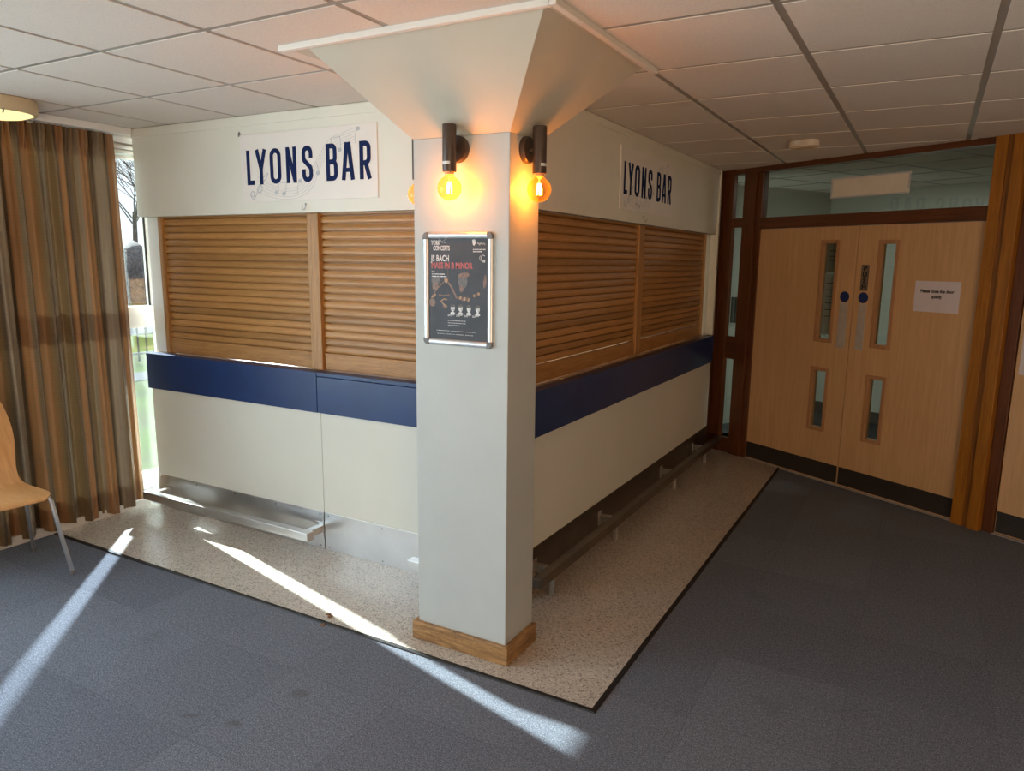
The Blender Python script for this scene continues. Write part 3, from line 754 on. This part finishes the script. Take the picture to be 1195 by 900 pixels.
# ------------------------------------------------------------------ door wall
def trim(i, mb, mat, bevel=.004): return mb.build('trim_%d' % i, mat, kind='structure', bevel=bevel)
m = dbox(MB(), -.05, .135, -.012, .035, 0, H); m.box(-.06, .0, 3.44, 3.58, 0, 1.037); m.box(-.06, -.002, 3.476, 3.58, 1.037, H); trim(6, m, M['dark_wood'])
m = dbox(MB(), .250, .375, -.012, .035, 0, H); dbox(m, .375, .428, -.06, .015, 0, H); trim(7, m, M['dark_wood'])
m = dbox(MB(), .10, 2.24, -.06, .03, 2.392, H+.004); trim(8, m, M['dark_wood_h'])
m = dbox(MB(), .428, 2.216, -.06, .022, 1.941, 2.029); dbox(m, .135, .25, -.012, .02, 1.957, 2.034); trim(9, m, M['dark_wood_h'])
m = dbox(MB(), .135, .25, -.012, .018, .838, 1.036); dbox(m, .135, .25, -.012, .018, 0, .135); trim(10, m, M['dark_wood_h'])
# amber post right of the doors: three boards, then dark rebate
m = dbox(MB(), 2.216, 2.287, -.06, .045, 0, H); dbox(m, 2.325, 2.395, -.06, .055, 0, H); trim(11, m, M['amber_wood'], .003)
m = dbox(MB(), 2.287, 2.325, -.06, .038, 0, H); trim(12, m, M['mid_wood'], .002)
m = dbox(MB(), 2.395, 2.462, -.06, .012, 0, H); trim(13, m, M['dark_wood'], .003)
m = dbox(MB(), 2.24, 9, -.06, .03, 2.392, H+.004); dbox(m, 2.462, 3.4, -.06, .022, 1.945, 2.029); trim(14, m, M['dark_wood_h'])
# thresholds
m = dbox(MB(), .428, 2.214, -.045, .022, 0, .006); dbox(m, .428, 2.214, -.012, -.004, .006, .009); trim(15, m, M['alu'], .002)
m = dbox(MB(), 2.462, 3.4, -.045, .022, 0, .006); trim(16, m, M['alu'], .002)
m = dbox(MB(), 3.36, 9.8, -.1, -.0, 0, 2.40); dbox(m, 2.462, 3.38, -.06, -.02, 2.029, 2.392); m.build('wall_end', M['far_wall'], kind='structure')
# glazing of the door wall
def pane(name, s0, s1, z0, z1, mat='door_glass'):
    p = dbox(MB(), s0, s1, -.006, .0, z0, z1).build(name, M[mat], kind='structure'); return p
pane('window_3', .42, 2.22, 2.02, 2.40); pane('window_4', .13, .255, 2.03, 2.395); pane('window_5', .13, .255, 1.03, 1.96); pane('window_6', .13, .255, .13, .84)
# door leaves
def leaf(name, s0, s1, slots, kick=True, hw=.9):
    r = setting(name, dpt((s0+s1)/2, 0, .009)); z0, z1 = .010, 1.938
    b = MB(); o0, o1 = -.044, 0
    if slots:
        a = min(q[0] for q in slots); c_ = max(q[1] for q in slots)
        dbox(b, s0, a, o0, o1, z0, z1); dbox(b, c_, s1, o0, o1, z0, z1); zz = z0
        for q in sorted(slots, key=lambda q: q[2]):
            dbox(b, a, c_, o0, o1, zz, q[2]); zz = q[3]
        dbox(b, a, c_, o0, o1, zz, z1)
    else: dbox(b, s0, s1, o0, o1, z0, z1)
    b.build('door_leaf', M['beech'], r)
    for a, c_, lo, hi in slots:
        f = MB(); w_ = .022
        dbox(f, a-w_, a+.006, -.05, .005, lo-w_, hi+w_); dbox(f, c_-.006, c_+w_, -.05, .005, lo-w_, hi+w_)
        dbox(f, a+.006, c_-.006, -.05, .005, hi-.006, hi+w_); dbox(f, a+.006, c_-.006, -.05, .005, lo-w_, lo+.006)
        fo = f.build('vision_frame', M['beech_bead'], r, bevel=.003)
        g_ = dbox(MB(), a, c_, -.028, -.022, lo, hi).build('vision_pane', M['door_glass'], fo)
    if kick: dbox(MB(), s0+.004, s1-.004, -.002, .0022, .016, .150).build('kick_plate', M['kick_brown'], r, bevel=.0006)
    return r
d1 = leaf('door_1', .428, 1.3262, [(1.040, 1.160, 1.098, 1.820), (1.040, 1.160, .408, .860)])
d2 = leaf('door_2', 1.3328, 2.214, [(1.513, 1.628, 1.098, 1.813), (1.513, 1.628, .406, .858)])
d3 = leaf('door_3', 2.468, 3.36, [])
RX = Matrix.Rotation(math.pi/2, 4, 'X')
for d_, s0, s1, ds in ((d1, 1.222, 1.292, 1.257), (d2, 1.377, 1.440, 1.4085)):
    p = dbox(MB(), s0, s1, -.001, .0020, 1.049, 1.386).build('push_plate', M['plate'], d_, bevel=.0008)
    MB().lathe([(0, 0), (.039, 0), (.039, .0014), (.0375, .002), (0, .002)], 40, 0, DT @ at(ds, 0, 1.428) @ RX).build('fire_door_disc', M['blue_disc'], d_, smooth=40, label='round blue sign')
ps = dbox(MB(), 1.375, 1.436, -.001, .0022, 1.478, 1.662).build('push_sign', M['push'], d2, bevel=.001, label='vertical PUSH sign')
m = MB()
for i, ch in enumerate('PUSH'): text_mb(m, ch, .050, DT @ at(1.4055, -.0026, 1.6200-.0435*i), 1.0, .0022, 'CENTER')
m.stroke([(1.379, 1.482), (1.432, 1.482), (1.432, 1.658), (1.379, 1.658)], .002, .0004, True, DT @ at(0, -.0022, 0))
m.build('lettering', M['ink'], ps)
# notice on the right leaf
nt = thing('paper_notice', 'white sheet reading Please close the door quietly on the right door leaf', 'notice', dpt(1.94, .001, 1.46))
m = MB(); rot = DT @ at(1.9375, 0, 1.460) @ Matrix.Rotation(R_(0), 4, 'Y')
m.box(-.151, .151, -.0016, -.0006, -.1015, .1015, 0, rot); m.build('sheet', M['paper'], nt)
m = MB(); text_mb(m, 'Please close the door', .0290, rot @ at(0, -.0019, .026), .88, .0011, 'CENTER'); m.build('lettering', M['ink'], nt); m = MB(); text_mb(m, 'quietly', .0290, rot @ at(0, -.0019, -.010), .88, .0011, 'CENTER')
m.build('lettering', M['ink'], nt)
# notice on the far right door
m = dbox(MB(), 2.488, 2.70, .0004, .0014, 1.02, 1.30); tag(m.build('paper_notice', M['paper'], None), 'white sheet on the third door at the right photo edge', 'notice')
# taped sheet on the transom glass
tp = thing('paper_sheet', 'blank cream paper strip taped to the transom glass above the doors', 'paper', dpt(1.37, -.001, 2.21))
m = MB(); rot = DT @ at(1.371, 0, 2.212)
m.box(-.305, .305, -.0026, -.0006, -.072, .072, 0, rot); m.build('sheet', M['oldpaper'], tp)
m = MB()
for xa, xb, za, zb in ((-.30, .30, .062, .072), (-.30, .30, -.072, -.062), (-.305, -.292, -.06, .06), (.292, .305, -.04, .06)):
    m.box(xa, xb, -.0032, -.0026, za, zb, 0, rot)
m.build('tape', M['sign_grey'], tp)
# papers on the corridor side of the left leaf's tall pane
q = thing('paper_poster', 'grey leaflet with dark scribble behind the tall left door pane', 'poster', dpt(1.10, -.03, 1.5))
dbox(MB(), 1.052, 1.165, -.034, -.032, 1.60, 1.815).build('sheet', M['leaflet'], q)
dbox(MB(), 1.052, 1.165, -.034, -.032, 1.13, 1.59).build('sheet', M['sign_grey'], q)
m = MB()
for i, zz in enumerate((1.76, 1.72, 1.69)): m.stroke([(1.075+.007*k, zz+.009*math.sin(k*2.1+i)) for k in range(9)], .004, .0003, False, DT @ at(0, .0318, 0))
for i in range(6): m.box(1.07, 1.15-.01*(i % 3), .0314, .0318, 1.52-.05*i, 1.525-.05*i, 0, DT)
m.build('scribble', M['ink'], q)

# corridor behind the door wall
dbox(MB(), -1.2, 6.2, -2.3, -.05, -.1, .0).build('floor', M['corr_floor'], kind='structure')
m = MB(); dbox(m, -1.2, 6.2, -2.3, -.06, H-.012, H+.05, 0)
for k in range(1, 4): dbox(m, -1.2, 6.2, -.06-.6*k-.012, -.06-.6*k+.012, H-.015, H-.011, 1)
for k in range(0, 12): dbox(m, -1.2+.6*k-.012, -1.2+.6*k+.012, -2.3, -.06, H-.015, H-.011, 1)
m.build('ceiling', [M['tile'], M['tee']], kind='structure')
m = MB(); dbox(m, -1.3, 6.3, -2.4, -2.3, 0, H); dbox(m, -.75, -.65, -2.3, -.06, 0, H); dbox(m, 6.2, 6.3, -2.3, 0, 0, H); m.build('wall_corridor', M['corr_wall'], kind='structure')
m = dbox(MB(), -.65, 6.2, -2.3, -2.285, 0, .12); m.build('baseboard_corridor', M['dark_hall'], kind='structure')
r = setting('door_4', dpt(2.3, -2.29, 0))
dbox(MB(), 1.9, 2.72, -2.30, -2.27, 0.005, 2.0).build('door_leaf', M['dark_hall'], r); 
m = MB(); dbox(m, 1.82, 1.9, -2.30, -2.26, 0, 2.08); dbox(m, 2.72, 2.80, -2.30, -2.26, 0, 2.08); dbox(m, 1.9, 2.72, -2.3, -2.26, 2.0, 2.08); m.build('door_frame', M['white'], r)
m = dbox(MB(), -.65, -.60, -.93, -.85, 1.06, 1.32); dbox(m, -.60, -.56, -.915, -.865, 1.10, 1.30)
tag(m.build('wall_fixture', M['black'], None, bevel=.006), 'black wall fixture seen through the narrow side glass', 'wall fixture')
cx_ = thing('ceiling_lamp', 'small added corridor glow giving the glare at the right end of the transom glass', 'lamp', dpt(2.36, -1.0, H-.05))  # glowing dome added to imitate a reflection on the transom glass
MB().lathe([(0, -.03), (.05, -.028), (.065, -.01), (.065, .0)], 24, 0, at(*dpt(2.36, -1.0, H-.012))).build('diffuser', M['glare_glow'], cx_, smooth=60)
MB().lathe([(.075, -.0), (.075, .012), (0, .012)], 24, 0, at(*dpt(2.36, -1.0, H-.0125))).build('base', M['white'], cx_, smooth=40)

# ------------------------------------------------------------------ ceiling things
sd = thing('smoke_detector', 'cream two-part detector on the ceiling in front of the transom', 'detector', (.845, 2.14, H))
m = MB(); 
def stadium(cx, cy, L, r, n=10): 
    return [(cx+L+r*math.cos(R_(t)), cy+r*math.sin(R_(t))) for t in range(-90, 91, 180//n)]+[(cx-L+r*math.cos(R_(t)), cy+r*math.sin(R_(t))) for t in range(90, 271, 180//n)]
def slab(mb, poly, z0, z1, T=None):
    n = len(poly); mb.add([(x, y, z0) for x, y in poly]+[(x, y, z1) for x, y in poly], [tuple(range(n)), tuple(range(2*n-1, n-1, -1))]+[(i, n+i, n+(i+1) % n, (i+1) % n) for i in range(n)], 0, T)
TD = at(.845, 2.14, H) @ Matrix.Rotation(-.45, 4, 'Z')
slab(m, stadium(0, 0, .042, .058), -.040, -.0005, TD); m.build('housing', M['det'], sd, bevel=.006)
m = MB(); slab(m, stadium(0, 0, .036, .050), -.047, -.040, TD); m.build('grille', M['shade'], sd, bevel=.003)
m = MB().box(-.03, .012, -.0605, -.056, -.026, -.006, 0, TD); m.build('test_cover', M['white'], sd, bevel=.001)

cl_ = thing('ceiling_lamp', 'round cream drum lamp glowing yellow above the curtain', 'lamp', (-2.50, -.86, H))
LT = at(-2.515, -.80, H)
cxy = (-2.56, -.80)
LT = at(-2.600, -.832, H)
MB().lathe([(.168, -.0005), (.172, -.004), (.172, -.066), (.168, -.070), (.150, -.070), (.150, -.0005)], 56, 0, LT).build('shade', M['shade'], cl_, smooth=40)
MB().lathe([(0, -.098), (.06, -.095), (.11, -.086), (.150, -.070), (.152, -.064)], 48, 0, LT).build('diffuser', M['diffuser'], cl_, smooth=80, label='glowing yellow glass dish')
m = MB()
for t in (-20, 100, 220): m.tube([(.170*math.cos(R_(t)), .170*math.sin(R_(t)), -.066), (.178*math.cos(R_(t)), .178*math.sin(R_(t)), -.080), (.150*math.cos(R_(t)), .150*math.sin(R_(t)), -.084)], .004, 8, 0, LT)
m.build('clip', M['chrome'], cl_, smooth=40)

# ------------------------------------------------------------------ curtain and pelmet
cu = thing('curtain', 'floor length striped brown and copper curtain beside the bar', 'curtain', (-2.80, -1.2, .03))
CY0, CY1 = -.058, -1.55; CB = XW+.125
def fold(y, z):
    f = (z-.035)/2.36; hd_ = min(1, max(0, (z-2.22)/.10))
    p = y*2*math.pi/.118+1.5*math.sin(y*4.3)+.9*math.sin(y*9.7)+.30*math.sin(z*1.3+y*6)
    w1 = math.sin(p); w1 = math.copysign(abs(w1)**.75, w1)
    w2 = math.sin(y*2*math.pi/.047+2.1*math.sin(y*5.3)+.4*z)
    w3 = math.sin(y*2*math.pi/.029+1.2*math.sin(y*11))
    amp = .044*(1.0-.35*f)*(1-.62*hd_)*(.8+.3*math.sin(y*7.7+1))
    o_ = amp*w1+.009*w2*(1-f*.3)+.011*w3*hd_
    e_ = min(1, (CY0-y)/.11); e_ = e_*e_*(3-2*e_)
    return o_*e_-.026*(1-e_)
def curtain(ZL, ZT, dx, nz, y0_=CY0, wav=True):
    mb = MB(); nu = 760; mb.uv = []
    ys = [y0_+(CY1-y0_)*i/nu for i in range(nu+1)]
    arcs = [0.0]
    for ya, yb in zip(ys[:-1], ys[1:]): arcs.append(arcs[-1]+math.hypot(yb-ya, fold(yb, 1.2)-fold(ya, 1.2)))
    for j in range(nz+1):
        z = ZL+(ZT-ZL)*j/nz
        for i, y in enumerate(ys):
            k_ = 1-min(1, (CY0-y)/.14)
            hd_ = max(0, (z-2.24)/.15)
            yy = y-.012*k_*max(0, min(1, (z-.3)/2))-.004*k_*hd_
            zz = z+(.010*math.sin(y*31)+.008*math.sin(y*9+1) if (j == 0 and wav) else 0)
            mb.v.append((CB+fold(y, z)+dx, yy, zz)); mb.uv.append((arcs[i], z))
    for j in range(nz):
        for i in range(nu):
            a_ = j*(nu+1)+i; mb.f.append((a_, a_+1, a_+nu+2, a_+nu+1)); mb.mi.append(0)
    return mb
curtain(.035, 2.385, 0, 48).build('fabric', M['curtain'], cu, smooth=180, fixn=False)
curtain(2.27, 2.38, -.004, 4, CY0-.004, False).build('heading_tape', M['curtain_head'], cu, smooth=180, fixn=False, label='dark gathered heading tape')
curtain(.05, .15, -.003, 4, CY0-.004, False).build('hem', M['curtain_head'], cu, smooth=180, fixn=False)
pl = MB().box(XW+.09, XW+.17, -2.4, .005, H-.042, H-.001).build('curtain_rail', M['pvc'], None, bevel=.004); tag(pl, 'white curtain track board along the ceiling above the curtain', 'curtain rail')
bl = thing('window_blind', 'pale folded blind at the top of the window gap', 'blind', (XW+.06, -.4, 2.3))
MB().box(XW+.045, XW+.085, -1.0, .20, 2.35, 2.39).build('headrail', M['pvc'], bl, bevel=.003)
for i in range(3):
    m = MB().box(XW+.048, XW+.082, -1.0, .20, 2.336-.03*i-.022, 2.336-.03*i); m.build('slat', M['pvc'], bl, bevel=.004)

# ------------------------------------------------------------------ chair (faces the bar run, at left photo edge)
ch = thing('chair', 'bent beech plywood chair with grey tube legs in front of curtain', 'chair', (-2.42, -1.19, 0))
def shell():
    # side profile (x forward, z up) and half width along it
    prof = [(-2.60, .90, .165), (-2.585, .84, .185), (-2.555, .74, .20), (-2.530, .64, .195), (-2.512, .56, .18), (-2.494, .505, .17), (-2.462, .468, .178), (-2.42, .456, .195), (-2.35, .452, .210), (-2.28, .455, .214), (-2.21, .460, .210), (-2.170, .460, .198), (-2.148, .452, .180), (-2.138, .438, .160)]
    n = 14; mb = MB(); cy = -1.185; th = .011
    for lay in (0, 1):
        for i, (x, z, w_) in enumerate(prof):
            x -= .045*min(1, max(0, (z-.455)/.10))
            p0 = prof[max(i-1, 0)]; p1 = prof[min(i+1, len(prof)-1)]
            d = Vector((p1[0]-p0[0], p1[1]-p0[1])).normalized(); nn = Vector((-d.y, d.x))
            if nn.x < 0 and abs(nn.x) > abs(nn.y): nn = -nn
            for k in range(n+1):
                t_ = -1+2*k/n; tt = math.copysign(1-(1-abs(t_))**1.25, t_)
                dish = .012*(tt*tt) if i < 6 else .006*tt*tt
                q_ = lay*th
                mb.v.append((x-nn.x*q_+(dish if i < 6 else 0), cy+w_*tt, z-abs(nn.y)*q_+(0 if i < 6 else dish*.6)))
    m_ = len(prof)*(n+1)
    for i in range(len(prof)-1):
        for k in range(n):
            a_ = i*(n+1)+k; q = (a_, a_+1, a_+n+2, a_+n+1); mb.f.append(q); mb.f.append(tuple(m_+v for v in reversed(q)))
    bd = [k for k in range(n+1)]+[i*(n+1)+n for i in range(1, len(prof))]+[(len(prof)-1)*(n+1)+k for k in range(n-1, -1, -1)]+[i*(n+1) for i in range(len(prof)-2, 0, -1)]
    for a_, b_ in zip(bd, bd[1:]+bd[:1]): mb.f.append((a_, m_+a_, m_+b_, b_))
    mb.mi = [0]*len(mb.f); return mb
CR = at(-2.181, -.921, 0) @ Matrix.Rotation(R_(-7.7), 4, 'Z') @ at(2.181, .921, 0)
def rotc(mb): mb.v = [tuple(CR @ Vector(p)) for p in mb.v]; return mb
so = rotc(shell()).build('seat_shell', M['ply'], ch, smooth=50)
sm_ = so.modifiers.new('round', 'SUBSURF'); sm_.levels = 1; sm_.render_levels = 2
for (ax, ay), (bx, by) in (((-2.187, -.990), (-2.181, -.921)), ((-2.545, -.985), (-2.681, -.921)), ((-2.187, -1.38), (-2.181, -1.449)), ((-2.545, -1.385), (-2.681, -1.449))):
    m = MB().tube([(ax-.06*(1 if ax > -2.3 else -1), (ay+(-1.185-ay)*.35), .442), (ax-.012*(1 if ax > -2.3 else -1), ay, .438), (ax, ay+(by-ay)*.08, .415), (ax+(bx-ax)*.5, ay+(by-ay)*.5, .22), (bx, by, .012)], .0105, 14)
    lg = rotc(m).build('leg', M['chrome'], ch, smooth=60)
    rotc(MB().lathe([(.0125, 0), (.0125, .02), (.011, .022)], 14, 0, at(bx, by, .001))).build('foot_cap', M['cap_grey'], lg, smooth=40)
m = MB(); m.tube([(-2.265, -1.03, .443), (-2.265, -1.34, .443)], .009, 10); m.tube([(-2.44, -1.06, .441), (-2.44, -1.31, .441)], .009, 10); m.tube([(-2.265, -1.08, .440), (-2.44, -1.08, .438)], .009, 10); m.tube([(-2.265, -1.29, .440), (-2.44, -1.29, .438)], .009, 10)
rotc(m).build('under_frame', M['chrome'], ch, smooth=60)

# dry leaf crumbs on the vinyl edge
for i, (x, y, r_) in enumerate(((-.70, -.585, .3), (-.675, -.60, 1.4), (-.655, -.668, 2.0))):
    m = MB(); n = 9
    pl = [(.014*math.cos(2*math.pi*k/n)*(1+.35*math.sin(k*2.3+i)), .008*math.sin(2*math.pi*k/n)*(1+.3*math.cos(k*1.7+i))) for k in range(n)]
    T_ = at(x, y, .0062 if i < 2 else .002) @ Matrix.Rotation(r_, 4, 'Z')
    m.add([T_ @ Vector((a_, b_, .0)) for a_, b_ in pl]+[T_ @ Vector((a_*.8, b_*.8, .0035+.002*math.sin(k))) for k, (a_, b_) in enumerate(pl)], [tuple(range(n-1, -1, -1)), tuple(range(n, 2*n))]+[(k, (k+1) % n, n+(k+1) % n, n+k) for k in range(n)])
    tag(m.build('leaf_crumb', M['leafbit'], None), ('brown dry leaf crumb on the vinyl, leftmost of the three', 'brown dry leaf crumb on the vinyl edge, middle of the three', 'brown dry leaf crumb on the carpet just off the vinyl edge')[i], 'leaf', 'dry leaf crumbs')

# ------------------------------------------------------------------ outside
GZ = -.18
m = MB().box(-60, XW-.12, -14, 60, GZ-.2, GZ); m.build('ground_lawn', M['lawn'], kind='structure')
TP = at(-8.2, 3.4, 0) @ Matrix.Rotation(R_(0), 4, 'Z')
MB().box(-9.2, -8.5, -14, 40, GZ-.01, GZ+.012).build('ground_path', M['asphalt'], kind='structure')
MB().box(-24, -14.5, -14, 60, GZ-.01, GZ+.015).build('ground_road', M['asphalt'], kind='structure')
fe = thing('iron_railing', 'dark iron railing on the lawn outside the window gap', 'railing', (-10.4, 5, GZ))
for zz in (.12, .92): MB().box(-10.42, -10.38, 2.0, 8.5, GZ+zz, GZ+zz+.04).build('rail', M['iron'], fe)
bar0 = MB().box(-10.412, -10.388, 2.05-.012, 2.05+.012, GZ, GZ+1.0).build('bar', M['iron'], fe)
for i in range(1, 40):
    b_ = bar0.copy(); COL.objects.link(b_); b_.location = Vector(bar0.location)+Vector((0, .16*i, 0)); b_.parent = fe
hg = MB(); rr = random.Random(3); nx, ny = 60, 6
vs = []
for i in range(nx+1):
    y = -2+i*.55
    prof = [(0, 0), (-.3, .8), (-.2, 1.5), (-.7, 2.1), (-1.6, 2.3), (-2.3, 1.4), (-2.3, 0)]
    for a_, b_ in prof: vs.append((-25+a_+rr.uniform(-.25, .25), y, GZ+max(0, b_+rr.uniform(-.18, .18) if b_ else 0)))
k = 7; hg.add(vs, [(i*k+j, (i+1)*k+j, (i+1)*k+j+1, i*k+j+1) for i in range(nx) for j in range(k-1)])
tag(hg.build('hedge', M['hedge'], None, smooth=180, fixn=True), 'low brown winter hedge far beyond the railing', 'hedge')
def tree(x, y, h, seed, label):
    t = thing('bare_tree', label, 'tree', (x, y, GZ), 'bare winter trees outside')
    rr = random.Random(seed); tk = MB(); br = MB()
    top = Vector((x+rr.uniform(-.2, .2), y+rr.uniform(-.2, .2), GZ+h*.42))
    tk.tube([(x, y, GZ), (x+.05, y, GZ+h*.2), tuple(top)], [.14, .12, .09], 8)
    def grow(p, d, L, r, depth):
        q = p+d*L*.5+Vector((rr.uniform(-.06, .06), rr.uniform(-.06, .06), .02))*L; e_ = q+(d+Vector((rr.uniform(-.25, .25), rr.uniform(-.25, .25), .1))).normalized()*L*.5
        br.tube([p, q, e_], [r, r*.8, r*.62], 5 if depth > 2 else 3, caps=False)
        if depth == 0: return
        for _ in range(3 if depth > 1 else 4):
            nd = (d+Vector((rr.uniform(-.85, .85), rr.uniform(-.85, .85), rr.uniform(-.25, .6)))).normalized()
            grow(p+(e_-p)*rr.uniform(.55, 1.0), nd, L*rr.uniform(.58, .8), r*.55, depth-1)
    for i in range(9):
        d = Vector((rr.uniform(-1, 1), rr.uniform(-1, 1), rr.uniform(.1, 1.1))).normalized(); grow(top+Vector((0, 0, -.3*i*.3)), d, h*.26, .035, 5)
    tk.build('trunk', M['bark'], t, smooth=60); br.build('branches', M['bark'], t, smooth=60)
tree(-19.5, 12.3, 7.5, 11, 'bare winter tree nearest the window gap, beyond the railing')
tree(-30.5, 18.3, 9, 5, 'taller bare winter tree farther back beyond the hedge')
tree(-41, 26.5, 11, 23, 'farthest bare winter tree beyond the low hedge')

# ------------------------------------------------------------------ light
W = bpy.data.worlds.new('sky'); S.world = W; W.use_nodes = True
bg = W.node_tree.nodes['Background']; bg.inputs[0].default_value = (.80, .90, 1.0, 1); bg.inputs[1].default_value = 1.25
def lamp(name, typ, energy, color, loc=(0, 0, 0), rot=(0, 0, 0), **kw):
    L = bpy.data.lights.new(name, typ); L.energy = energy; L.color = color
    for k_, v_ in kw.items(): setattr(L, k_, v_)
    o_ = bpy.data.objects.new(name, L); COL.objects.link(o_); o_.location = loc; o_.rotation_euler = rot; return o_
def aim(o_, d): o_.rotation_euler = Vector(d).to_track_quat('-Z', 'Y').to_euler()
el = R_(17.5); az = R_(-13.4)
sun = lamp('sun', 'SUN', 26.0, (.92, 1, .97), (-12, 4, 6), angle=R_(.55)); aim(sun, (math.cos(az)*math.cos(el), math.sin(az)*math.cos(el), -math.sin(el)))
# added spot outside imitating a reflected sun glint, for the second floor streak
gd = Vector((math.cos(R_(-47.0)), math.sin(R_(-47.0)), -.30)).normalized()
gp = Vector((-2.80, -.034, .75))-gd*9
gl = lamp('glint_spot', 'SPOT', 24000, (.80, .90, 1), gp, spot_size=R_(14), spot_blend=.4, shadow_soft_size=.10); aim(gl, gd)
# daylight through the long window behind the camera
sky = lamp('window_daylight', 'AREA', 158, (.78, .92, 1.04), (XW-.16, -4.25, 1.42), shape='RECTANGLE', size=1.9, size_y=5.1); sky.rotation_euler = (0, -math.pi/2, 0)
rl = lamp('rear_warm_fill', 'AREA', 170, (1, .68, .43), (5.0, YB+.15, .65), shape='RECTANGLE', size=4.0, size_y=1.0); aim(rl, (-.15, 1, .5))  # added warm fill with no fitting behind it, lifts ceiling and doors
gb = lamp('ground_bounce', 'AREA', 40, (1, .97, .88), (XW-.9, -4.25, -.1), shape='RECTANGLE', size=1.4, size_y=5.1); aim(gb, (.75, 0, .66))
hl = lamp('corridor_light', 'AREA', 8, (1, 1, .95), tuple(dpt(.9, -1.2, H-.025)), shape='RECTANGLE', size=.6, size_y=.6)

# ------------------------------------------------------------------ camera
cam = bpy.data.cameras.new('camera'); co = bpy.data.objects.new('camera', cam); COL.objects.link(co)
yaw, pitch, roll = .5022, -.1760, .0135
fwd = Vector((-math.sin(yaw)*math.cos(pitch), math.cos(yaw)*math.cos(pitch), math.sin(pitch)))
right = Vector((math.cos(yaw), math.sin(yaw), 0)); up = right.cross(fwd)
r_ = right*math.cos(roll)+up*math.sin(roll); u_ = -right*math.sin(roll)+up*math.cos(roll)
mw = Matrix((r_, u_, -fwd)).transposed().to_4x4(); mw.translation = (1.637, -2.9579, 1.6629)
co.matrix_world = mw
cam.sensor_fit = 'HORIZONTAL'; cam.sensor_width = 36; cam.lens = 853.2356*36/1195; cam.shift_x = -13.75/1195; cam.shift_y = 5.3/1195
cam.clip_start = .05; cam.clip_end = 300
S.camera = co
vs_ = S.view_settings; vs_.view_transform = 'Standard'; vs_.look = 'None'; vs_.gamma = 1; vs_.use_curve_mapping = False; vs_.exposure = .22
